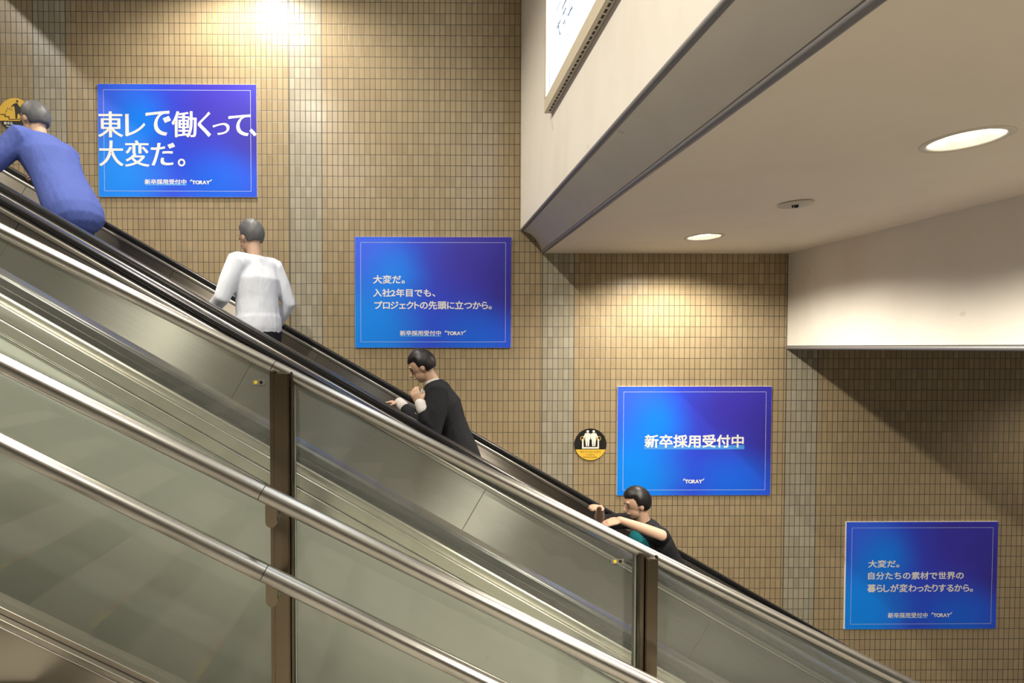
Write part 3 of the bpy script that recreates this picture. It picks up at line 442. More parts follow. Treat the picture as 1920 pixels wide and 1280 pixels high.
用	153,770 153,407 151,319 142,226 123,133 87,45 32,-36 63,-58 90,-85 140,-16 176,61 201,143 216,227 467,227 467,-71 543,-71 543,227 813,227 813,22 807,3 786,-3 629,-2 655,-74 737,-74 799,-71 841,-62 877,-34 887,22 887,770;227,698 467,698 467,537 227,537;813,698 813,537 543,537 543,698;227,466 467,466 467,298 223,298 227,407;813,466 813,298 543,298 543,466
界	311,271 311,212 309,173 300,132 280,90 246,48 193,9 118,-26 146,-54 169,-86 253,-44 312,4 352,55 375,108 385,160 388,210 388,271;231,578 461,578 461,469 231,469;536,578 768,578 768,469 536,469;231,744 461,744 461,637 231,637;536,744 768,744 768,637 536,637;629,271 629,-78 706,-78 706,269 771,229 840,195 911,169 962,233 873,262 788,302 711,350 646,406 845,406 845,808 157,808 157,406 357,406 292,349 215,299 131,258 45,227 95,164 194,207 290,263 377,331 449,406 559,406 601,357 649,312 703,271
目	233,470 759,470 759,305 233,305;233,542 233,704 759,704 759,542;233,233 759,233 759,67 233,67;158,778 158,-74 233,-74 233,-6 759,-6 759,-74 837,-74 837,778
社	159,808 196,764 229,716 253,674 314,712 289,753 254,798 216,841;53,668 53,599 318,599 261,507 189,421 110,347 27,288 45,254 60,215 107,249 154,287 200,331 200,-79 273,-79 273,353 378,228 425,290 286,428 334,496 377,568 412,642 371,671 358,668;649,843 649,526 430,526 430,454 649,454 649,33 383,33 383,-41 960,-41 960,33 725,33 725,454 938,454 938,526 725,526 725,843
立	97,651 97,576 906,576 906,651;236,505 274,361 308,212 331,81 410,101 386,231 350,378 310,522;428,826 447,771 465,713 477,663 554,686 540,735 521,791 501,846;691,522 650,361 597,189 541,38 54,38 54,-37 947,-37 947,38 622,38 676,183 730,347 776,507
素	636,86 725,38 813,-15 880,-64 939,-18 868,30 780,81 691,127;293,128 222,74 136,25 46,-15 104,-66 194,-20 284,37 362,101;193,294 221,300 291,307 440,316 236,237 157,212 98,201 116,135 156,143 259,151 479,165 479,8 475,-4 458,-8 327,-7 344,-41 355,-77 421,-76 473,-73 510,-65 543,-40 552,6 552,169 801,183 867,118 926,159 871,211 801,265 728,315 673,279 739,233 328,213 466,262 604,321 740,388 688,436 569,374 337,362 391,386 443,414 495,444 471,463 950,463 950,523 536,523 536,588 844,588 844,645 536,645 536,709 903,709 903,767 536,767 536,841 461,841 461,767 105,767 105,709 461,709 461,645 160,645 160,588 461,588 461,523 54,523 54,463 406,463 340,424 281,395 243,378 173,358
自	239,411 774,411 774,264 239,264;239,482 239,631 774,631 774,482;239,194 774,194 774,46 239,46;455,842 416,703 163,703 163,-81 239,-81 239,-25 774,-25 774,-76 853,-76 853,703 492,703 542,830
込	81,787 139,731 194,672 234,618 293,664 251,716 195,773 136,827;457,765 505,728 544,686 576,641 549,516 510,406 458,309 392,228 310,162 368,106 441,168 503,240 555,324 597,419 630,526 658,444 686,363 719,285 764,214 825,151 910,101 928,138 951,171 836,252 767,356 721,473 676,595 610,714 500,821;262,449 49,449 49,379 189,379 189,128 143,102 93,62 41,9 89,-55 139,8 184,54 223,72 263,52 318,12 393,-22 484,-38 596,-42 943,-33 951,5 964,42 852,32 724,26 597,24 494,27 407,41 335,71 262,122
頭	53,786 53,716 447,716 447,786;146,558 355,558 355,413 146,413;80,620 80,351 423,351 423,620;104,299 123,235 136,169 142,111 207,127 201,185 186,251 165,314;574,421 853,421 853,323 574,323;574,268 853,268 853,168 574,168;574,574 853,574 853,477 574,477;599,89 545,45 472,3 394,-31 444,-81 523,-45 600,1 664,51;748,47 810,5 871,-40 918,-81 978,-41 929,0 868,44 806,84;38,46 56,-26 460,66 454,130 338,106 395,304 322,322 311,255 295,182 278,119 330,104;504,632 504,110 925,110 925,632 718,632 747,727 957,727 957,792 473,792 473,727 663,727 644,632"""
GLYPH = {}
for ln in GLYPH_DATA.strip().split('\n'):
    ch, d = ln.split('\t')
    GLYPH[ch] = [[tuple(map(float, q.split(','))) for q in sp.split(' ')] for sp in d.split(';') if sp]
def area(p): return 0.5*sum(p[i-1][0]*p[i][1]-p[i][0]*p[i-1][1] for i in range(len(p)))
class Ink(list):
    """outlines plus the strips that thicken the strokes"""
    def __init__(s, polys=(), strips=()): list.__init__(s, polys); s.strips = list(strips)
    def map(s, f): return Ink([[f(*q) for q in p] for p in s], [[f(*q) for q in p] for p in s.strips])
    def __iadd__(s, o): s.extend(o); s.strips += getattr(o, 'strips', []); return s
def bold(polys, a, b, ang=0.0):
    """thicken strokes: by a across an axis turned by ang, by b across the other"""
    big = max(polys, key=lambda p: abs(area(p))); sgn = 1 if area(big) > 0 else -1
    ca, sa = math.cos(ang), math.sin(ang); st = []
    for p in polys:
        n = len(p); offs = []
        for i in range(n):
            x1, y1 = p[i]; x2, y2 = p[(i+1) % n]
            e = Vector((y2-y1, x1-x2)); e.normalize(); e *= sgn
            u = (e.x*ca+e.y*sa)*a; v = (-e.x*sa+e.y*ca)*b
            offs.append((u*ca-v*sa, u*sa+v*ca))
        for i in range(n):
            p1, p2 = p[i], p[(i+1) % n]; o = offs[i]; q = offs[i-1]
            st.append([p1, p2, (p2[0]+o[0], p2[1]+o[1]), (p1[0]+o[0], p1[1]+o[1])])
            md = ((o[0]+q[0])*.62, (o[1]+q[1])*.62)
            if o[0]*q[0]+o[1]*q[1] < 0: md = ((o[0]+q[0])*.5, (o[1]+q[1])*.5)
            st.append([p1, (p1[0]+q[0], p1[1]+q[1]), (p1[0]+md[0], p1[1]+md[1]), (p1[0]+o[0], p1[1]+o[1])])
    return Ink(polys, st)
def bbox(polys):
    xs = [p[0] for q in polys for p in q]; ys = [p[1] for q in polys for p in q]
    return min(xs), min(ys), max(xs), max(ys)
def layout(s, wt=18, tight=None, gap=0):
    x = 0; out = Ink()
    for ch in s:
        if ch == ' ': x += 280; continue
        g = bold(GLYPH[ch], wt, wt); b = bbox(GLYPH[ch])
        if tight is not None or ord(ch) < 128:
            t = tight if ord(ch) > 127 else 70
            d = x-b[0]; x += b[2]-b[0]+t+gap
        else: d = x; x += 1000+gap
        out += g.map(lambda px, py: (px+d, py))
    return out
def fit(polys, x0, y0, x1, y1):
    """scale a set of outlines into the box (y up)"""
    if not isinstance(polys, Ink): polys = Ink(polys)
    a, b, c, d = bbox(list(polys)+polys.strips); kx = (x1-x0)/(c-a); ky = (y1-y0)/(d-b)
    return polys.map(lambda px, py: (x0+(px-a)*kx, y0+(py-b)*ky))
def brand_mark():
    """heavy round capitals between two slanted ticks"""
    p = fit(layout('TORAY', 46), 60, 0, 485, 92)
    p += [[(0, 70), (34, 70), (66, 115), (40, 115)], [(479, 70), (506, 70), (545, 115), (518, 115)]]
    return p

# ================================================================== THE SETTING
def structure(o): o['kind'] = 'structure'; return o
D = 4.845
wb = structure(quad('wall_back', [(-8.5, D, -5.6), (9.5, D, -5.6), (9.5, D, 5.2), (-8.5, D, 5.2)], M['tile']))
XL = un(977, 200, Y=D).x; XC = un(1023, 475, Y=D).x; XB = un(1477, 560, Y=D).x
# plaster face that drops from the upper hall, cove and ceiling
YN = -5.5
def run(name, prof, m, smooth=True, y0=YN, y1=D, closed=False):
    vs = [(x, y0, z) for x, z in prof]+[(x, y1, z) for x, z in prof]; n = len(prof)
    fs = [(i, i+1, n+i+1, n+i) for i in range(n-1)]
    if closed: fs.append((n-1, 0, n, 2*n-1))
    return structure(mesh(name, vs, fs, m, None, smooth))
run('wall_upper', [(XL, 1.098), (XL, 4.2)], M['plaster'], False)
cove = [(x, z) for x, z in [(0.980, 1.080), (0.990, 1.076), (1.020, 1.066), (1.052, 1.049), (1.080, 1.027), (1.105, 1.000), (1.125, 0.970), (1.141, 0.938), (1.152, 0.908), (1.162, 0.880)]]
run('wall_cove', cove, M['plaster'])
def bull(name, cx, cz, r, y0=YN, y1=D):
    return run(name, [(cx+r*math.cos(2*math.pi*i/20), cz+r*math.sin(2*math.pi*i/20)) for i in range(20)], M['trim'], True, y0, y1, True)
bull('trim_1', 0.976, 1.090, 0.0175)
bull('trim_2', 1.172, 0.888, 0.0195)
# ceiling with round openings for the lamps
holes = [circle2(l[0], l[1], 0.120, 40) for l in LIGHTS]+[circle2(l[0], l[1], 0.120, 40) for l in HIDDEN[:2]]
o = structure(fill2d('ceiling', [rect2(1.165, YN, XB+0.01, D)]+holes, M['ceiling'], None, lambda u, v, w_: (u, v, Z_CEIL)))
run('wall_beam', [(XB, 0.012), (XB, Z_CEIL)], M['plaster'], False)
bull('trim_3', XB+0.009, -0.008, 0.0175)
structure(quad('ceiling_low', [(XB+.01, YN, Z_LOW+.03), (9.5, YN, Z_LOW+.03), (9.5, D, Z_LOW+.03), (XB+.01, D, Z_LOW+.03)], M['ceiling']))
XU = -4.15
structure(quad('ceiling_upper', [(XU, YN, Z_UP), (XL, YN, Z_UP), (XL, D, Z_UP), (XU, D, Z_UP)], M['ceiling']))
run('wall_riser', [(XU, Z_UP), (XU, Z_TOP)], M['plaster'], False)
structure(quad('ceiling_top', [(-8.5, YN, Z_TOP), (XU, YN, Z_TOP), (XU, D, Z_TOP), (-8.5, D, Z_TOP)], M['ceiling']))
structure(quad('wall_front', [(-8.5, YN, -5.6), (9.5, YN, -5.6), (9.5, YN, 5.2), (-8.5, YN, 5.2)], M['far_wall']))
structure(box('floor', -8.5, 9.5, YN, D, -5.7, -5.6, M['floor']))

# the stair the picture is taken from
S2 = 0.5035
sv = []; sf = []; sm = []
def sq(pts, mi):
    i = len(sv); sv.extend(pts); sf.append((i, i+1, i+2, i+3)); sm.append(mi)
YS0, YS1 = -2.4, 1.225
for k in range(-9, 20):
    xa = -0.935+0.30*k; z = -0.812-0.151*k         # tread to the left of this nosing
    xl_ = xa-0.30; zl = z-0.151
    sq([(xl_, YS0, z), (xa, YS0, z), (xa, YS1, z), (xl_, YS1, z)], 0)
    sq([(xa, YS0, zl), (xa, YS1, zl), (xa, YS1, z), (xa, YS0, z)], 1)
    for y0, y1, mi in ((0.98, 1.06, 2), (0.86, 0.965, 3)):
        sq([(xa-.022, y0, z+.0015), (xa+.001, y0, z+.0015), (xa+.001, y1, z+.0015), (xa-.022, y1, z+.0015)], mi)
me = bpy.data.meshes.new('stair_flight'); me.from_pydata(sv, [], sf)
for k in ('tread', 'riser', 'yellow', 'red'): me.materials.append(M[k])
for p, i in zip(me.polygons, sm): p.material_index = i
structure(link('stair_flight', me))

# ================================================================== DOWNLIGHTS
def downlight(x, y, z, watts, label):
    t = empty('downlight', (x, y, z), label, 'ceiling light', 'downlights in the soffit ceiling')
    lathe('trim_ring', [(0.118, 0.0), (0.121, -0.004), (0.136, -0.005), (0.144, -0.003), (0.145, 0.001), (0.118, 0.001)], (x, y, z), M['ring'], t)
    lathe('reflector', [(0.1195, 0.0), (0.112, 0.03), (0.095, 0.07), (0.05, 0.10), (0.0, 0.105)], (x, y, z), M['reflector'], t)
    for dy in (-0.035, 0.035):
        bm = bmesh.new(); bmesh.ops.create_uvsphere(bm, u_segments=16, v_segments=10, radius=1)
        for v in bm.verts: v.co = Vector((v.co.x*0.085, v.co.y*0.024+dy, v.co.z*0.022+0.04))
        bm_obj('lamp_tube', bm, M['lamp'], t, True)
    s = spot('downlight_glow', (x, y, z-0.012), watts); s.location = (0, 0, -0.012); s.parent = t
    return t
for l in LIGHTS: downlight(*l)
for i, l in enumerate(HIDDEN):
    s = spot('downlight_glow', (l[0], l[1], l[2]-0.012), l[3]); TOP.append(s)
    if l[2] == Z_TOP: s.data.shadow_soft_size = 0.12
# round cover plate between the two lamps
sx, sy = 2.305, 3.151
t = empty('sprinkler_cover', (sx, sy, Z_CEIL), 'unlit round cream cover plate with a small dark nozzle, between the two downlights', 'sprinkler')
lathe('plate', [(0.0, -0.012), (0.085, -0.011), (0.091, -0.008), (0.091, -0.004), (0.083, -0.003), (0.083, 0.0)], (sx, sy, Z_CEIL), M['disc'], t)
bm = bmesh.new()
for dx, dy, r in ((0, 0, .011), (.012, .006, .006), (-.016, .004, .005), (.004, -.010, .006)):
    bmesh.ops.create_cone(bm, cap_ends=True, segments=12, radius1=r*.7, radius2=r, depth=0.016, matrix=Matrix.Translation((dx, dy, -0.018)))
bm_obj('nozzle', bm, M['black'], t)

# ================================================================== ESCALATORS
S1 = 0.575; Q1 = math.sqrt(1+S1*S1); XA, XZ = -6.3, 8.2
def escalator(label, yf, yn, hf, hn, joints, near_joints, outer):
    """yf/yn: far and near handrail; h: handrail top at x = 0"""
    t = empty('escalator', (0, (yf+yn)/2, hf-0.95), label, 'escalator', 'parallel escalators beside the tiled wall')
    def piece(name, prof, m, smooth=False, x0=XA, x1=XZ, href=hf): return extr(name, prof, x0, x1, S1, href, m, t, smooth)
    for y, h in ((yf, hf), (yn, hn)):
        q = Q1
        piece('handrail', rrect(y-.040, y+.040, h-.038, h, .014, 4), M['rubber'], True)
        piece('handrail_neck', rrect(y-.017, y+.017, h-.062, h-.030, .002), M['black'])
        piece('guide_rail', rrect(y-.030, y+.030, h-.092, h-.056, .012, 4), M['steel'], True)
    # far balustrade: inner panels facing the passengers, split by square joints
    yp = yf-.018
    piece('balustrade_core', [(yp+.004, hf-.088), (yf+.02, hf-.088), (yf+.02, hf-1.05), (yp+.004, hf-1.05)], M['black'])
    xs = [XA]+joints+[XZ]
    for a, b in zip(xs[:-1], xs[1:]):
        piece('inner_panel', rrect(yp-.002, yp+.004, hf-.40, hf-.095, .0015, 2), M['steel_dark'] if outer is None else M['deck'], False, a+.0018, b-.0018, hf-.095)
    piece('inner_deck', [(yp, hf-.41), (yp-.075, hf-.50), (yp-.075, hf-.53), (yp, hf-.53)], M['deck'])
    piece('skirt_panel', [(yp-.075, hf-.53), (yp-.071, hf-.53), (yp-.071, hf-1.08), (yp-.075, hf-1.08)], M['steel_dark'])
    # near balustrade
    yq = yn+.018
    piece('balustrade_core', [(yq-.004, hn-.088), (yn-.02, hn-.088), (yn-.02, hn-1.05), (yq-.004, hn-1.05)], M['black'])
    xs = [XA]+near_joints+[XZ]
    for a, b in zip(xs[:-1], xs[1:]):
        piece('inner_panel', rrect(yq-.004, yq+.002, hn-.40, hn-.095, .0015, 2), M['deck'], False, a+.0018, b-.0018, hn-.095)
    piece('inner_deck', [(yq, hn-.41), (yq+.075, hn-.50), (yq+.075, hn-.53), (yq, hn-.53)], M['deck'])
    piece('skirt_panel', [(yq+.071, hn-.53), (yq+.075, hn-.53), (yq+.075, hn-1.08), (yq+.071, hn-1.08)], M['steel_dark'])
    # steps: one saw-tooth band, the treads 0.40 deep
    vs = []; fs = []; k = 0
    ya, yb = yn+.098, yf-.098
    for i in range(-14, 20):
        xn = STEP_X+0.40*i; z = hf-.93-S1*xn               # nosing
        for y in (ya, yb): vs += [(xn-.40, y, z), (xn, y, z), (xn, y, z-.23)]
        fs += [(k, k+1, k+4, k+3), (k+1, k+2, k+5, k+4)]; k += 6
    me = bpy.data.meshes.new('step_band'); me.from_pydata([tuple(Vector(v)-t.location) for v in vs], [], fs)
    me.uv_layers.new(name='UVMap'); link('step_band', me, M['step'], t)
    return t
STEP_X = 0.12
H1 = -0.4716; H2 = -0.482
jx = un(598, 663, Y=4.58).x; j1 = un(477, 684, Y=2.85).x; j2 = un(910, 917, Y=2.85).x
pj = j2-j1
e1 = escalator('far escalator against the tiled wall, the one carrying the four passengers', 4.60, 3.27, H1, H1,
          [jx-2*pj, jx-pj, jx, jx+pj, jx+2*pj, jx+3*pj], [jx-pj, jx+pj], None)
e2 = escalator('near empty escalator between the glass balustrade and the escalator carrying people', 2.87, 1.53, H2, H2+.004,
          [j1-2*pj, j1-pj, j1, j2, j2+pj, j2+2*pj], [j1-pj, j1+pj], True)
# decks between and beside the escalators
extr('outer_deck', rrect(4.625, 4.838, H1-.10, H1-.085, .003), XA, XZ, S1, H1, M['deck'], e1)
mid = un(527, 655, Y=3.07).x
for a, b in ((XA, mid-2.9), (mid-2.9, mid), (mid, mid+2.9), (mid+2.9, XZ)):
    extr('centre_deck', rrect(3.075, 3.246, H1-.10, H1-.085, .003), a+.002, b-.002, S1, H1, M['deck'], e1)
    extr('centre_deck', rrect(2.894, 3.068, H2-.09, H2-.075, .003), a+.002, b-.002, S1, H2, M['deck'], e2)
# outside of the near escalator: two steel strips, then painted cladding
hw = -0.562
extr('outer_strip', rrect(1.484, 1.508, hw-.040, hw, .004), XA, XZ, S1, hw, M['steel'], e2)
extr('outer_strip', rrect(1.484, 1.508, hw-.082, hw-.0425, .004), XA, XZ, S1, hw, M['steel'], e2)
extr('strip_edge', rrect(1.481, 1.506, hw-.0865, hw-.0825, .0015), XA, XZ, S1, hw, M['rail'], e2)
extr('outer_backing', [(1.500, hw-.001), (1.512, hw-.001), (1.512, hw-.09), (1.500, hw-.09)], XA, XZ, S1, hw, M['black'], e2)
extr('cladding', [(1.487, hw-.0875), (1.512, hw-.0875), (1.512, hw-2.0), (1.487, hw-2.0)], XA, XZ, S1, hw, M['clad'], e2)

# ================================================================== STAIR BALUSTRADE
t = empty('stair_balustrade', (0, 1.28, -1.6), 'nearest glass balustrade with three sloping steel rails and two dark posts', 'balustrade')
YP = 1.28; YR = 1.12; XA2, XZ2 = -1.9, 2.6
ht = -0.2278; hm = -0.4861; hl = -0.6603
def rails(name, y, h, r, jpx):
    j = un(*jpx, Y=y).x
    for a, b in ((XA2, j), (j, XZ2)):
        extr(name, circ(y, h, r, S2, 32), a+.0008, b-.0008, S2, h, M['rail'], t, True)
    extr('rail_joint', circ(y, h, r-.0012, S2, 24), j-.004, j+.004, S2, h, M['black'], t, True)
rails('top_rail', YP, ht, 0.0160, (513, 688))
rails('handrail', YR, hm, 0.0189, (492, 921))
rails('handrail', YR, hl, 0.0192, (496, 1072))
def post(x0, x1, side):
    zt = ht-S2*(x0+x1)/2-.004; zb = zt-1.35
    p = box('post', x0+.012, x1-.006, YP-.032, YP+.032, zb, zt, M['post'], t, .002)
    for a, b, d in ((x0, x0+.0105, .024), (x1-.0045, x1, .020)):
        c = box('channel', a, b, YP-d, YP+d, zb, zt+.004, M['post'], None, .001); TOP.remove(c)
        for v in c.data.vertices: v.co -= t.location
        c.parent = p
    g = box('channel_gap', x0+.0095, x0+.0125, YP-.018, YP+.018, zb, zt, M['black'], None); TOP.remove(g)
    for v in g.data.vertices: v.co -= t.location
    g.parent = p
    for me_ in (p.data, c.data): pass
    return p
def uv_z(o):
    """vertical grain"""
    me = o.data
    if not me.uv_layers: me.uv_layers.new(name='UVMap')
    for lp in me.loops:
        v = me.vertices[lp.vertex_index].co; me.uv_layers[0].data[lp.index].uv = (v.z, v.x+v.y)
posts = [(-0.359, -0.305), (0.5475, 0.594)]
for a, b in posts:
    p = post(a, b, 0); uv_z(p)
    for c in p.children: uv_z(c)
    # tongue-shaped brackets carry the two handrails
    for h in (hm, hl):
        xb = a+.001+.013; zc = h-S2*xb                 # tongue hanging under the rail, arm back to the post
        xb += .026
        zc = h-S2*xb
        pts = [(xb-.0125, zc-.006), (xb+.0125, zc-.018)]+[(xb+.0125*math.cos(-q*math.pi/12), zc-.056+.0125*math.sin(-q*math.pi/12)) for q in range(13)]
        br = fill2d('rail_bracket', [pts], M['bracket'], t, lambda u, v, w_: (u, YR+.006+w_, v), .005)
        br.data.uv_layers.new(name='UVMap')
        A = Vector((xb+.004, YR+.008, zc-.050)); B = Vector((a+.024, YP-.030, zc-.070)); bm = bmesh.new()
        M3 = (B-A).to_track_quat('Z', 'Y').to_matrix().to_4x4(); M3.translation = (A+B)/2-t.location
        bmesh.ops.create_cone(bm, cap_ends=True, segments=16, radius1=.010, radius2=.014, depth=(B-A).length, matrix=M3)
        ar = bm_obj('bracket_arm', bm, M['bracket'], None, False); TOP.remove(ar); ar.data.uv_layers.new(name='UVMap'); ar.parent = br
# glass panes, cut to the slope
gaps = [XA2]+[q for p in posts for q in p]+[XZ2]
hb = -1.137
for i in range(0, 6, 2):
    a, b = gaps[i]+.0015, gaps[i+1]-.0015
    def zt(x): return ht-S2*x-.016
    def zb(x): return hb-.0-0.497*x
    y0, y1 = YP-.005, YP+.005
    vs = [(x, y, z) for y in (y0, y1) for x, z in ((a, zb(a)), (b, zb(b)), (b, zt(b)), (a, zt(a)))]
    g = mesh('glass_pane', [Vector(v)-t.location for v in vs], [(0, 1, 2, 3)], M['glass'], t)
    for q in ((1, 5, 6, 2), (4, 0, 3, 7)):
        mesh('pane_edge', [Vector(vs[c])-t.location for c in q], [(0, 1, 2, 3)], M['glass_edge'], None)
        ed = TOP.pop(); ed.parent = g
SB = 0.4965
extr('base_rail', rrect(1.255, 1.300, hb-.016, hb, .002), XA2, XZ2, SB, hb, M['base'], t)
extr('base_rail', rrect(1.240, 1.300, hb-.0335, hb-.0172, .002), XA2, XZ2, SB, hb, M['base'], t)
extr('base_edge', rrect(1.236, 1.245, hb-.0355, hb-.0325, .001), XA2, XZ2, SB, hb, M['rail'], t)
extr('base_panel', [(1.2385, hb-.034), (1.29, hb-.034), (1.29, hb-.60), (1.2385, hb-.60)], XA2, XZ2, SB, hb, M['base'], t)
# small stickers on the glass
for (px, py), lb in (((484.5, 716.5), 'small clear sticker with yellow and black dots on the left pane, under the top rail'),
                     ((1158, 1052), 'small clear sticker with yellow and black dots on the glass beside the right-hand post')):
    c = un(px, py, Y=YP-.0062)
    k = empty('dot_sticker', c, lb, 'sticker', 'dot stickers on the glass')
    quad('backing', [(c.x-.0155, c.y, c.z-.0065), (c.x+.0155, c.y, c.z-.0065), (c.x+.0155, c.y, c.z+.0065), (c.x-.0155, c.y, c.z+.0065)], None, k)
    k.children[0].data.materials.append(M['sticker'])
    for dx, mm, lab in ((-.0065, 'dot_yellow', 'yellow dot'), (.0068, 'sign_black', 'black dot')):
        dd = fill2d('dot', [circle2(0, 0, .0043, 20)], M[mm], k, lambda u, v, w_: (c.x+dx+u, c.y-.0004, c.z+v)); dd['label'] = lab

# ================================================================== POSTERS
PW, PH = 1.456, 1.03
MIN = {'kanji': (20, 4, 0.0), 'kana': (27, 1, math.radians(28))}
def poster(X, Z, label, crop, texts, mark, border, small=None, tilt=0.0):
    """crop: (left, top, right, bottom) of the board in the units the text boxes are given in"""
    cx0, cy0, cx1, cy1 = crop
    yb = 4.830
    t = empty('poster', (X, yb, Z), label, 'poster', 'blue posters on the tiled wall')
    def P(x, y): return ((x-cx0)/(cx1-cx0)*PW, -(y-cy0)/(cy1-cy0)*PH)
    box('board', X, X+PW, yb+.0006, D-.0005, Z-PH, Z, M['white_edge'], t)
    quad('print', [(X+.0012, yb, Z-PH+.0012), (X+PW-.0012, yb, Z-PH+.0012), (X+PW-.0012, yb, Z-.0012), (X+.0012, yb, Z-.0012)], M['poster'], t)
    def up(u, v, w_): return (X+u, yb-.0008, Z+v)
    def up2(u, v, w_): return (X+u, yb-.0014, Z+v)
    a, b = P(border[0], border[1]), P(border[2], border[3]); e = .0036
    fill2d('border_line', [[(a[0], a[1]), (b[0], a[1]), (b[0], b[1]), (a[0], b[1])], [(a[0]+e, a[1]-e), (b[0]-e, a[1]-e), (b[0]-e, b[1]+e), (a[0]+e, b[1]+e)]], M['ink_line'], t, up)
    for tx in texts:
        s, bx, kw = tx
        polys = Ink()
        if isinstance(bx, list):
            for ch, q in zip(s, bx):
                st = MIN['kanji'] if ch in '東働大変' else ((12, 12, 0) if ch == '。' else MIN['kana'])
                p0, p1 = P(q[0], q[3]), P(q[2], q[1])
                polys += fit(bold(GLYPH[ch], *st), p0[0], p0[1], p1[0], p1[1])
        else:
            p0, p1 = P(bx[0], bx[3]), P(bx[2], bx[1])
            polys = fit(layout(s, **kw), p0[0], p0[1], p1[0], p1[1])
        fill2d('lettering', polys, M['ink_white'], t, up2)
    if small:
        bx, bar = small
        p0, p1 = P(bx[0], bx[3]), P(bx[2], bx[1])
        fill2d('lettering', fit(layout('新卒採用受付中', 22), p0[0], p0[1], p1[0], p1[1]), M['ink_white'], t, up2)
        p0, p1 = P(bar[0], bar[3]), P(bar[2], bar[1])
        fill2d('underline', [rect2(p0[0], p0[1], p1[0], p1[1])], M['ink_cyan'], t, up)
    p0, p1 = P(mark[0], mark[3]), P(mark[2], mark[1])
    fill2d('company_mark', fit(brand_mark(), p0[0], p0[1], p1[0], p1[1]), M['ink_white'], t, up2)
    if tilt:
        t.rotation_euler = (0, tilt, 0)
    return t
poster(-2.9388, 2.4125, 'blue poster with the largest white headline, highest on the tiled wall at the upper left', (72, 45, 1733, 1218),
    [('東レで働くって、', [(75, 330, 335, 600), (355, 355, 570, 590), (570, 320, 838, 580), (842, 325, 1107, 597), (1115, 330, 1256, 592), (1270, 446, 1450, 571), (1437, 355, 1672, 580), (1655, 505, 1733, 583)], {}),
     ('大変だ。', [(80, 632, 336, 898), (350, 630, 608, 904), (622, 652, 878, 893), (903, 818, 983, 900)], {})],
    (1025, 1035, 1263, 1086), (132, 105, 1672, 1159), ((555, 1033, 991, 1086), (557, 1074, 992, 1098)))
poster(-0.5827, 1.0214, 'blue poster with three lines of white text, second highest, left of the white soffit corner', (78, 72, 1650, 1184),
    [('大変だ。', (262, 455, 580, 541), dict(wt=22)), ('入社2年目でも、', (262, 592, 885, 673), dict(wt=22)),
     ('プロジェクトの先頭に立つから。', (272, 714, 1455, 799), dict(wt=22, tight=110))],
    (977, 1009, 1198, 1058), (135, 127, 1595, 1127), ((530, 1010, 943, 1062), (532, 1057, 943, 1073)))
poster(1.8786, -0.3714, 'blue poster with one underlined line of text, right of the round black sign', (97, 78, 1705, 1217),
    [('新卒採用受付中', (383, 580, 1418, 718), dict(wt=26))],
    (782, 1040, 1013, 1091), (157, 134, 1648, 1162), None)
t3 = TOP[-1]
p0 = (375-97)/1608*PW, -(735-78)/1139*PH; p1 = (1424-97)/1608*PW, -(690-78)/1139*PH
fill2d('underline', [rect2(p0[0], p0[1], p1[0], p1[1])], M['ink_cyan'], t3, lambda u, v, w_: (1.8786+u, 4.8292, -0.3714+v))
poster(4.0655, -1.659, 'blue poster in the shade at the lower right, lowest of the posters', (92, 95, 1596, 1170),
    [('大変だ。', (313, 475, 622, 551), dict(wt=22)), ('自分たちの素材で世界の', (313, 594, 1262, 671), dict(wt=22)),
     ('暮らしが変わったりするから。', (308, 716, 1357, 798), dict(wt=22, tight=110))],
    (945, 1002, 1158, 1050), (147, 153, 1545, 1120), ((518, 1003, 912, 1056), (518, 1047, 910, 1060)))

# ================================================================== ROUND SIGNS
def disc_sign(cx, cz, r, label, upper, lower, split):
    yb = 4.836
    t = empty('round_sign', (cx, yb, cz), label, 'sign', 'round safety signs on the tiled wall')
    def at(w0): return lambda u, v, w_: (cx+u, yb-w0-w_, cz+v)
    fill2d('plate', [circle2(0, 0, r, 64)], M['sign_black'], t, lambda u, v, w_: (cx+u, yb+.004-w_, cz+v), .004)
    a0 = math.asin(split/r)
    def seg(a, b): return [(r*.985*math.cos(a+(b-a)*i/40), r*.985*math.sin(a+(b-a)*i/40)) for i in range(41)]
    if upper: fill2d('yellow_field', [seg(a0, math.pi-a0)], M['sign_yellow'], t, at(.0006))
    if lower: fill2d('yellow_field', [seg(math.pi-a0, 2*math.pi+a0)], M['sign_yellow'], t, at(.0006))
    return t, at
# picture units of the zoomed sign: 14.22 px per photo px, 5 mm per photo px
C = un(1107.3, 833, Y=4.836); K = 0.3013/840
t, at = disc_sign(C.x, C.z, 0.1506, 'round sign showing two white figures above a yellow lower part, left of the underlined poster', False, True, -(745-612)*K)
def Q(x, y): return ((x-677)*K, -(y-612)*K)
def fig(cx, s):
    f = []
    body = [(-58, 312), (40, 312), (72, 330), (78, 350), (78, 420), (66, 480), (50, 485), (38, 660), (2, 660), (-4, 495), (-14, 660), (-44, 660), (-62, 480), (-62, 400), (-100, 462), (-120, 440), (-75, 335)]
    f.append([Q(cx+s*x, y) for x, y in body])
    return f
for cx, s in ((598, 1), (757, -1)):
    fill2d('figure', fig(cx, s), M['sign_white'], t, at(.0010))
    fill2d('figure_head', [circle2(*Q(cx, 268), 34*K, 24)], M['sign_white'], t, at(.0010))
    hx = 472 if s == 1 else 883
    fill2d('ring', [circle2(*Q(hx-4*s, 453), 62*K, 28), circle2(*Q(hx-4*s, 453), 50*K, 28)], M['sign_yellow'], t, at(.0008))
fill2d('frame_pictogram', [[Q(452, 462), Q(490, 462), Q(494, 680), Q(858, 680), Q(862, 462), Q(898, 462), Q(898, 722), Q(452, 722)]], M['sign_white'], t, at(.0012))
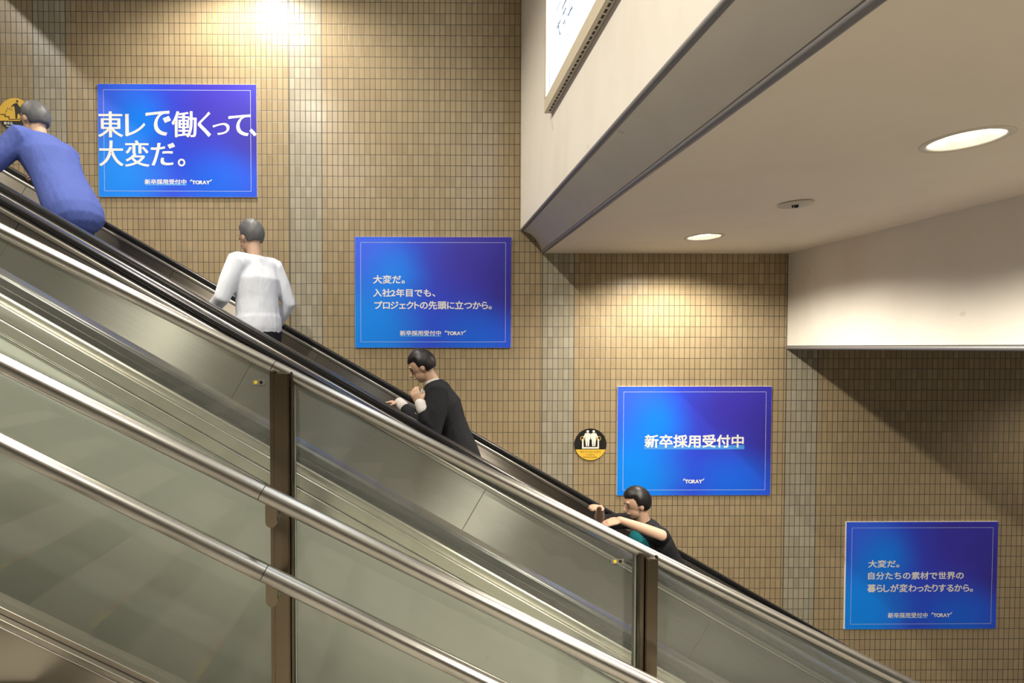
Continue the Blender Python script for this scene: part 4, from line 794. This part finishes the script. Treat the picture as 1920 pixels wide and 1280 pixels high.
for s, bx, kw in (('手すりにおつかまり', (405, 780, 945, 832), dict(wt=20)), ('ください', (555, 856, 795, 910), dict(wt=20)), ('Hold the handrails.', (470, 925, 852, 962), dict(wt=16))):
    a, b = Q(bx[0], bx[3]), Q(bx[2], bx[1])
    fill2d('lettering', fit(layout(s, **kw), a[0], a[1], b[0], b[1]), M['sign_brown'], t, at(.0010))
C = un(27.5, 214, Y=4.836); K2 = 0.005/18.29
t, at = disc_sign(C.x, C.z, 0.150, 'round yellow sign with a dark walking figure, above the person in blue', True, False, -(845-622)*K2)
def Q2(x, y): return ((x-503)*K2, -(y-622)*K2)
fill2d('figure', [[Q2(*p) for p in [(560, 250), (612, 262), (640, 330), (700, 400), (745, 520), (720, 560), (800, 760), (740, 770), (640, 590), (600, 640), (590, 770), (530, 770), (520, 560), (500, 370), (450, 350), (410, 405), (385, 395), (430, 315), (500, 270)]]], M['sign_black'], t, at(.0010))
fill2d('figure_head', [circle2(*Q2(596, 196), 40*K2, 24)], M['sign_black'], t, at(.0010))
fill2d('step_pictogram', [[Q2(*p) for p in [(30, 620), (205, 620), (205, 690), (330, 690), (330, 780), (880, 780), (880, 805), (300, 805), (300, 722), (170, 722), (170, 650), (30, 650)]]], M['sign_black'], t, at(.0010))
for cx, cy, r in ((240, 520, 34), (285, 445, 34), (355, 460, 34), (420, 480, 30), (215, 575, 26)):
    fill2d('spark', [[Q2(cx-r, cy-r*.2), Q2(cx-r*.1, cy-r*1.3), Q2(cx+r*.4, cy+r), Q2(cx-r*.2, cy+r*.3)]], M['sign_black'], t, at(.0010))
for s, bx, kw in (('巻き込', (140, 875, 440, 970), dict(wt=30)), ("Don't", (225, 1000, 440, 1050), dict(wt=20)), ('Be', (350, 1085, 440, 1130), dict(wt=20))):
    a, b = Q2(bx[0], bx[3]), Q2(bx[2], bx[1])
    fill2d('lettering', fit(layout(s, **kw), a[0], a[1], b[0], b[1]), M['sign_white'], t, at(.0010))

# ================================================================== LIGHT BOX SIGN on the plaster face
XF = XL-.052
y_far, y_near, zb_, zt_ = 3.742, -0.35, 1.672, 3.05  # unseen near end, lengthened to put a cool highlight on the steel rails
t = empty('light_box_sign', (XL, (y_far+y_near)/2, zb_), 'glowing white station sign in a cream frame on the plaster face at the top', 'sign')
def bx3(name, y0, y1, z0, z1, m, x0=XF, x1=XL-.001, bev=.003): return box(name, x0, x1, y0, y1, z0, z1, m, t, bev)
bx3('frame', y_near, y_far, zb_, zb_+.100, M['cream_metal'])
bx3('frame', y_near, y_far, zt_-.1, zt_, M['cream_metal'])
bx3('frame', y_far-.035, y_far, zb_+.100, zt_-.1, M['cream_metal'])
bx3('frame', y_near, y_near+.035, zb_+.100, zt_-.1, M['cream_metal'])
fc = bx3('light_panel', y_near+.035, y_far-.035, zb_+.100, zt_-.1, M['lightbox'], XF+.004, XL-.004, 0)
bm = bmesh.new()
y = y_near+.03
while y < y_far-.03:
    bmesh.ops.create_cube(bm, size=1, matrix=Matrix.Translation(Vector((XF+.028, y, zb_-.0005))-t.location) @ Matrix.Diagonal((.012, .026, .003, 1)))
    y += .045
bm_obj('vent_slots', bm, M['black'], t)
xf = XF+.0030
def onbox(u, v, w_): return (xf, -u, v)          # u runs towards the viewer
def W(x, y): p = un(x, y, X=xf); return (-p.y, p.z)
vl = W(1031, 60)[0]
fill2d('border_line', [rect2(vl-.008, zb_+.11, vl+.008, zt_-.11)], M['box_ink'], t, onbox)
a = W(1043.3, 77); b = W(1072.8, 10); ch = 0.0
# three large characters, then a row of strokes above and fine print below
u0 = a[0]; hgt = (un(1051.5, 40, X=xf).z-un(1047, 60, X=xf).z)
zbase = un(1043.3, 77, X=xf).z; ztop = un(1051, 38, X=xf).z
chars = [('大', (1043.3, 1051.2)), ('岡', (1053.5, 1061.8)), ('山', (1064.0, 1073.0))]
for c_, (xa_, xb_) in chars:
    ua, ub = W(xa_, 50)[0], W(xb_, 50)[0]
    fill2d('lettering', fit(bold(GLYPH[c_], 14, 10), ua, zbase-.022, ub, zbase+.132), M['box_ink'], t, onbox)
for q in range(3):
    ua, ub = W(1043.3, 50)[0], W(1051, 50)[0]
    fill2d('lettering', [rect2(ua, zbase+.19+.07*q, ub, zbase+.202+.07*q)], M['box_ink'], t, onbox)
rnd = random.Random(3)
rows = []
for r_ in range(3):
    u = u0+.02
    while u < u0+1.6:
        wd = rnd.uniform(.012, .035)
        if rnd.random() < .72: rows.append(rect2(u, zbase-.080-.036*r_, u+wd, zbase-.066-.036*r_))
        u += wd+rnd.uniform(.012, .05)
for q in rows: fill2d('print_mark', [q], M['box_ink_pale'], t, onbox)

# ================================================================== PEOPLE
def ring_limb(bm, pts, rad, side=Vector((0, 1, 0)), n=14):
    """tapering limb; rad entries are r or (r across side, r along the other way); round ends"""
    pts = [Vector(p) for p in pts]; rad = [(r, r) if not isinstance(r, tuple) else r for r in rad]
    rings = []
    def frame(i):
        a = pts[max(0, i-1)]; b = pts[min(len(pts)-1, i+1)]; d = (b-a).normalized()
        s = side-d*side.dot(d)
        if s.length < 1e-3: s = Vector((1, 0, 0))-d*d.x
        s.normalize(); return d, s, d.cross(s)
    def ring(c, s, u, ra, rb): return [c+s*ra*math.cos(2*math.pi*k/n)+u*rb*math.sin(2*math.pi*k/n) for k in range(n)]
    for i, p in enumerate(pts):
        d, s, u = frame(i); ra, rb = rad[i]
        if i == 0:
            for q in (0.25, 0.6, 0.87): rings.append(ring(p-d*min(ra, rb)*math.sqrt(1-q*q), s, u, ra*q, rb*q))
        rings.append(ring(p, s, u, ra, rb))
        if i == len(pts)-1:
            for q in (0.87, 0.6, 0.25): rings.append(ring(p+d*min(ra, rb)*math.sqrt(1-q*q), s, u, ra*q, rb*q))
    vs = [[bm.verts.new(v) for v in r] for r in rings]
    for a, b in zip(vs[:-1], vs[1:]):
        for k in range(n): bm.faces.new((a[k], a[(k+1) % n], b[(k+1) % n], b[k]))
    bm.faces.new(vs[0][::-1]); bm.faces.new(vs[-1])
def ellip(bm, c, r, R=None, seg=20):
    R = R or Matrix.Identity(3)
    g = bmesh.ops.create_uvsphere(bm, u_segments=seg, v_segments=seg//2+2, radius=1)
    for v in g['verts']: v.co = Vector(c)+R @ Vector((v.co.x*r[0], v.co.y*r[1], v.co.z*r[2]))
def grow(name, bm, m, parent, voxel=0.008, it=4):
    """fuse the pieces into one continuous skin"""
    bmesh.ops.recalc_face_normals(bm, faces=bm.faces)
    me = bpy.data.meshes.new('t'); bm.to_mesh(me); bm.free()
    o = bpy.data.objects.new('t', me); COL.objects.link(o)
    r = o.modifiers.new('r', 'REMESH'); r.mode = 'VOXEL'; r.voxel_size = voxel; r.use_smooth_shade = True
    s = o.modifiers.new('s', 'SMOOTH'); s.factor = 0.5; s.iterations = it
    dg = bpy.context.evaluated_depsgraph_get(); dg.update()
    me2 = bpy.data.meshes.new_from_object(o.evaluated_get(dg), depsgraph=dg); me2.name = name
    bpy.data.objects.remove(o); bpy.data.meshes.remove(me)
    me2.materials.clear()
    off = local(parent)
    for v in me2.vertices: v.co -= off
    return link(name, me2, m, parent, True)
def hand(bm, w, d, n, left=True, curl=0.5, k=1.0):
    """palm and five fingers from wrist w along d, palm facing n"""
    d = d.normalized(); n = (n-d*n.dot(d)).normalized(); s = d.cross(n)*(1 if left else -1)
    ring_limb(bm, [w, w+d*.035*k, w+d*.085*k], [(.027*k, .019*k), (.040*k, .016*k), (.041*k, .013*k)], s)
    for i, (o, ln) in enumerate(((-.030, .066), (-.010, .078), (.010, .073), (.029, .056))):
        p = w+d*.084*k+s*o*k; c = 0; pts = [p]; ln *= k
        for j, f in enumerate((.45, .32, .23)):
            c += curl*(0.5 if j == 0 else 0.85)
            p = p+(d*math.cos(c)+n*math.sin(c))*ln*f; pts.append(p)
        ring_limb(bm, pts, [.0088*k, .0082*k, .0076*k, .0068*k], s, 10)
    p = w+d*.03*k-s*.030*k
    ring_limb(bm, [p, p+(d*.6-s*.6+n*.35).normalized()*.036*k, p+(d*.6-s*.6+n*.35).normalized()*.036*k+(d*.85-s*.1+n*.5).normalized()*.030*k], [.012*k, .0098*k, .0082*k], n, 10)

def person(label, base, phi, H, lean, head_tilt, arms, skin, hair, top, bottom, sleeve=1.0, hair_long=0.0, head_turn=0.0, extra=None, stance=0.09, cuff=None, bend=0.0, bulk=1.0, hem=-.10):
    base = Vector(base); Fv = Vector((math.cos(phi), math.sin(phi), 0)); Lv = Vector((-math.sin(phi), math.cos(phi), 0)); U = Vector((0, 0, 1))
    k = H/1.70
    t = empty('person', base, label, 'person', None)
    def p(f, l, u): return base+Fv*f*k+Lv*l*k+U*u*k
    ld = (Fv*math.sin(lean)+U*math.cos(lean)); lf = (Fv*math.cos(lean)-U*math.sin(lean))
    hipc = p(-0.10*math.sin(lean)*2.0, 0, 0.90-bend*.06)
    def tq(a, f=0, l=0): return hipc+ld*a*k+lf*f*k+Lv*l*k
    neck = tq(0.53, 0.0); hd_dir = (Fv*math.sin(lean*.55+head_tilt)+U*math.cos(lean*.55+head_tilt))
    hc = neck+hd_dir*0.163*k
    Ff = (Matrix.Rotation(head_turn, 3, 'Z') @ (Fv*math.cos(lean*.3+head_tilt)-U*math.sin(lean*.3+head_tilt))).normalized()
    Hs = U.cross(Ff).normalized(); Hu = Ff.cross(Hs).normalized()
    R = Matrix((Ff, Hs, Hu)).transposed()
    def hp(f, l, u): return hc+(Ff*f+Hs*l+Hu*u)*k
    sh = {1: tq(0.475, -.01, .175), -1: tq(0.475, -.01, -.175)}
    hip = {1: tq(-.02, 0, .085), -1: tq(-.02, 0, -.085)}
    ank = {}; knee = {}
    for sd in (1, -1):
        ank[sd] = p(0.02+(.05 if sd == 1 else -.05), sd*stance, 0.085)
        knee[sd] = (hip[sd]+ank[sd])/2+Fv*(0.02+bend*.10)*k
    # ---- body: one continuous surface
    b = bmesh.new()
    ring_limb(b, [tq(-.04), tq(.10), tq(.22), tq(.36), tq(.46)], [(.15*k, .105*k), (.145*k, .10*k), (.135*k, .095*k), (.16*k, .11*k), (.14*k, .085*k)], Lv, 20)
    ring_limb(b, [tq(.46), neck+ld*.02*k, hc-Hu*.06*k-Ff*.015*k], [.060*k, .052*k, .052*k], Lv)
    ellip(b, hp(-.008, 0, .018), (.093*k, .074*k, .100*k), R)
    ellip(b, hp(.022, 0, -.050), (.062*k, .056*k, .062*k), R)
    ellip(b, hp(.050, 0, -.088), (.026*k, .028*k, .022*k), R)
    ring_limb(b, [hp(.080, 0, .020), hp(.097, 0, -.015), hp(.105, 0, -.026)], [.008*k, .011*k, .014*k], Hs)
    ellip(b, hp(.082, 0, -.058), (.010*k, .024*k, .010*k), R, 12)
    ellip(b, hp(.080, 0, .034), (.010*k, .050*k, .009*k), R, 12)
    for sd in (1, -1): ellip(b, hp(-.005, sd*.076, -.010), (.018*k, .009*k, .030*k), R, 12)
    for sd in (1, -1):
        e, wv, hdv, hn, curl = arms[sd]
        e = base+Fv*e[0]+Lv*e[1]+U*e[2] if not isinstance(e, Vector) else e
        wv = base+Fv*wv[0]+Lv*wv[1]+U*wv[2] if not isinstance(wv, Vector) else wv
        arms[sd] = (e, wv, hdv, hn, curl)
        ring_limb(b, [tq(.46, 0, sd*.10), sh[sd], sh[sd].lerp(e, .5), e, e.lerp(wv, .35), wv], [.06*k, .053*k, .046*k, .040*k, .040*k, .027*k], Lv)
        hand(b, wv, hdv, hn, sd == 1, curl, k)
        ring_limb(b, [hip[sd], hip[sd].lerp(knee[sd], .5), knee[sd], knee[sd].lerp(ank[sd], .35), ank[sd]], [.088*k, .074*k, .055*k, .054*k, .038*k], Lv)
        ring_limb(b, [ank[sd]-U*.03*k-Fv*.03*k, ank[sd]-U*.055*k+Fv*.11*k], [.035*k, .026*k], Lv)
    grow('body', b, skin, t, 0.0062, 2)
    # ---- clothes
    b = bmesh.new()
    ring_limb(b, [tq(hem), tq(hem+.08), tq(.10), tq(.22), tq(.36), tq(.45)], [(.172*k*bulk, .125*k*bulk), (.172*k*bulk, .125*k*bulk), (.164*k*bulk, .117*k*bulk), (.160*k*bulk, .114*k*bulk), (.178*k*bulk, .125*k*bulk), (.155*k*bulk, .098*k*bulk)], Lv, 24)
    ring_limb(b, [sh[1]-Lv*.01*k, tq(.465), sh[-1]+Lv*.01*k], [(.072*k*bulk, .062*k*bulk), (.085*k, .085*k), (.072*k*bulk, .062*k*bulk)], ld, 16)
    ring_limb(b, [tq(.44), tq(.505)], [(.085*k, .075*k), (.064*k, .062*k)], Lv)
    for sd in (1, -1):
        e, wv = arms[sd][0], arms[sd][1]
        pts = [tq(.44, 0, sd*.09), sh[sd], sh[sd].lerp(e, .5)]; rr = [.075*k, .072*k*bulk, .064*k*bulk]
        if sleeve >= 1: pts += [e, e.lerp(wv, .5), e.lerp(wv, .93)]; rr += [.056*k, .050*k, .040*k]
        else: pts += [sh[sd].lerp(e, sleeve)]; rr += [.060*k]
        ring_limb(b, pts, rr, Lv)
    grow('top', b, top, t, 0.010, 6)
    if cuff:
        for sd in (1, -1):
            e, wv = arms[sd][0], arms[sd][1]; bc = bmesh.new()
            ring_limb(bc, [e.lerp(wv, .84), e.lerp(wv, 1.03)], [.047*k, .043*k], Lv, 20); grow('shirt_cuff', bc, cuff, t, 0.005, 5)
        bc = bmesh.new(); ring_limb(bc, [tq(.47), tq(.535, .006)], [(.073*k, .070*k), (.066*k, .064*k)], Lv)
        ellip(bc, tq(.40, .095), (.045*k, .06*k, .13*k), Matrix((lf, Lv, ld)).transposed())
        grow('shirt_collar', bc, cuff, t, 0.007, 3)
    b = bmesh.new()
    ring_limb(b, [tq(.08), tq(-.03), tq(-.10)], [(.158*k, .112*k), (.172*k, .128*k), (.150*k, .115*k)], Lv, 20)
    for sd in (1, -1):
        ring_limb(b, [hip[sd], hip[sd].lerp(knee[sd], .5), knee[sd], knee[sd].lerp(ank[sd], .5), ank[sd]-U*.02*k], [.102*k, .090*k, .074*k, .068*k, .060*k], Lv)
    grow('trousers', b, bottom, t, 0.010, 5)
    for sd in (1, -1):
        b = bmesh.new(); a = ank[sd]
        ring_limb(b, [a-U*.045*k-Fv*.05*k, a-U*.045*k+Fv*.03*k, a-U*.055*k+Fv*.14*k, a-U*.06*k+Fv*.19*k], [(.038*k, .04*k), (.042*k, .042*k), (.045*k, .030*k), (.036*k, .024*k)], Lv)
        for v in b.verts: v.co.z = max(v.co.z, base.z+.001)
        grow('shoe', b, M['shoe'], t, 0.008, 2)
    # ---- hair
    def sst(x, a, c): x = min(1, max(0, (x-a)/(c-a))); return x*x*(3-2*x)
    b = bmesh.new(); ellip(b, (0, 0, 0), (1, 1, 1), None, 72)
    for v in b.verts:
        d = v.co.normalized()
        front = sst(d.x, .12, .42)*sst(.50+.22*abs(d.y)-d.z, 0, .22)
        side = sst(d.x, -.28, .02)*sst(-.12-d.z-.35*max(0, -d.x), -.05, .22)
        nape = sst(-.66-d.z, -.06, .14)
        s = 1.0-0.17*max(front, side, nape)+0.014*math.sin(11*d.y+5*d.x+3*d.z)*math.sin(8*d.z+2)
        c = hp(-.012, 0, .022)
        v.co = c+(Ff*d.x*.108+Hs*d.y*.089+Hu*d.z*.115)*k*s
    bm_obj('hair', b, hair, t, True)
    b = bmesh.new()
    b.free()
    for sd in (1, -1):
        b = bmesh.new(); ellip(b, hp(.078, sd*.031, .010), (.010*k, .010*k, .006*k), R, 12)
        e_ = bm_obj('eye', b, M['eye'], t, True)
        for v in e_.data.vertices: v.co -= t.location
    b = bmesh.new(); ellip(b, hp(.0905, 0, -.058), (.004*k, .020*k, .0035*k), R, 12)
    m_ = bm_obj('mouth', b, M['lip'], t, True)
    for v in m_.data.vertices: v.co -= t.location
    h_ = [c for c in t.children if c.name.startswith('hair')][0]
    for v in h_.data.vertices: v.co -= t.location
    if extra: extra(t, tq, hp, Fv, Lv, k)
    return t
M['skin'] = mat('skin', (0.56, 0.36, 0.25), 0.5); M['eye'] = mat('eye', (0.03, 0.02, 0.02), 0.2); M['lip'] = mat('lip', (0.40, 0.19, 0.15), 0.5)
M['shoe'] = mat('shoe_leather', (0.015, 0.013, 0.012), 0.35)
def cloth(name, c, r=0.85):
    m = mat(name, c, r, spec=0.2); g = NT(m)
    g.bump(g.noise(g.scl(g.obj(), (5, 5, 2.2)), 2.2, 3), 0.6, 0.03)
    g.col(g.mix(g.noise(g.obj(), 180, 1), tuple(x*.85 for x in c), c)); return m
M['hair_black'] = mat('black_hair', (0.012, 0.010, 0.010), 0.45); M['hair_grey'] = mat('grey_hair', (0.10, 0.10, 0.105), 0.5)
RISE = 0.40*S1
def tread(x):
    """height of the step of the far escalator under x, and the middle of that step"""
    i = math.ceil((x-STEP_X)/0.40-1e-6); xn = STEP_X+0.40*i
    return H1-.93-S1*xn, xn-.20
def rail_z(x): return H1-S1*x
YF_, YN_ = 4.60, 3.27

# person in blue, bent forward, hands on the far handrail
z, xm = tread(-2.75)
person('person in a blue long-sleeved top leaning forward on the escalator at the left edge', (-2.72, 3.98, z), math.radians(164), 1.80, math.radians(30), math.radians(4),
    {1: ((0.30, .33, 1.10), (.56, .33, 1.19), Vector((-.95, .0, .25)), Vector((0, -.2, -1)), .35),
     -1: ((0.38, -.28, 1.10), (.60, -.36, 1.28), Vector((-1, .25, .35)), Vector((0, 0, -1)), .4)},
    M['skin'], M['hair_grey'], cloth('blue_cloth', (0.095, 0.135, 0.43)), cloth('navy_cloth', (0.03, 0.038, 0.10)), bulk=1.2)
# person in a white shirt, seen from behind
z, xm = tread(-1.20)
person('person in a white shirt with short dark hair, standing with back turned on the escalator', (xm+.07, 3.93, z), math.radians(148), 1.73, math.radians(5), math.radians(12),
    {1: ((0.06, .27, 1.13), (.27, .22, 1.04), Vector((-.8, 0, -.1)), Vector((0, 0, -1)), .5),
     -1: ((-.05, -.27, 1.12), (.12, -.27, .92), Vector((-.5, .1, -.8)), Vector((0, 1, 0)), .5)},
    M['skin'], M['hair_grey'], cloth('white_cloth', (0.80, 0.83, 0.92)), cloth('dark_trouser_cloth', (0.018, 0.020, 0.030)), bulk=1.08, hem=.0)
# person in a dark suit, hands raised in front
z, xm = tread(0.22)
person('person in a dark suit with white collar and cuffs, head bowed, below the second poster', (0.24, 3.95, z), math.radians(176), 1.72, math.radians(20), math.radians(24),
    {1: ((.10, .29, 1.07), (.20, .22, 1.28), Vector((-.45, .15, .85)), Vector((.3, .9, .1)), .7),
     -1: ((.24, -.30, 1.06), (.42, -.44, 1.22), Vector((-.95, .2, .1)), Vector((0, 0, -1)), .5)},
    M['skin'], M['hair_black'], cloth('black_suit_cloth', (0.017, 0.018, 0.022)), cloth('black_trouser_cloth', (0.014, 0.014, 0.017)), cuff=cloth('white_shirt_cloth', (0.70, 0.66, 0.64)), bulk=1.2)
# person with dark hair, bare forearms raised in front
z, xm = tread(1.85)
def teal_front(t, tq, hp, Fv, Lv, k):
    b = bmesh.new(); ring_limb(b, [tq(.04, .075), tq(.22, .10), tq(.42, .095)], [(.130*k, .080*k), (.130*k, .080*k), (.115*k, .080*k)], Lv, 20)
    grow('teal_shirt_front', b, cloth('teal_cloth', (0.01, 0.17, 0.20)), t, 0.009, 3)
person('person with dark hair in dark and teal clothes, bare forearms raised, lowest on the escalator', (1.86, 3.85, z), math.radians(182), 1.63, math.radians(30), math.radians(6),
    {1: ((.22, .38, 1.345), (.46, .27, 1.415), Vector((-.9, .1, -.25)), Vector((.1, .3, -1)), .55),
     -1: ((.40, -.26, 1.22), (.50, .02, 1.42), Vector((-.6, -.5, .35)), Vector((0, -.2, -1)), .7)},
    M['skin'], M['hair_black'], cloth('black_top_cloth', (0.020, 0.020, 0.023)), cloth('charcoal_trouser_cloth', (0.02, 0.02, 0.022)), sleeve=0.8, extra=teal_front)

# ------------------------------------------------------------------ lift the whole place so that the lower floor lies at its own level
for o in TOP: o.location.z += Z0
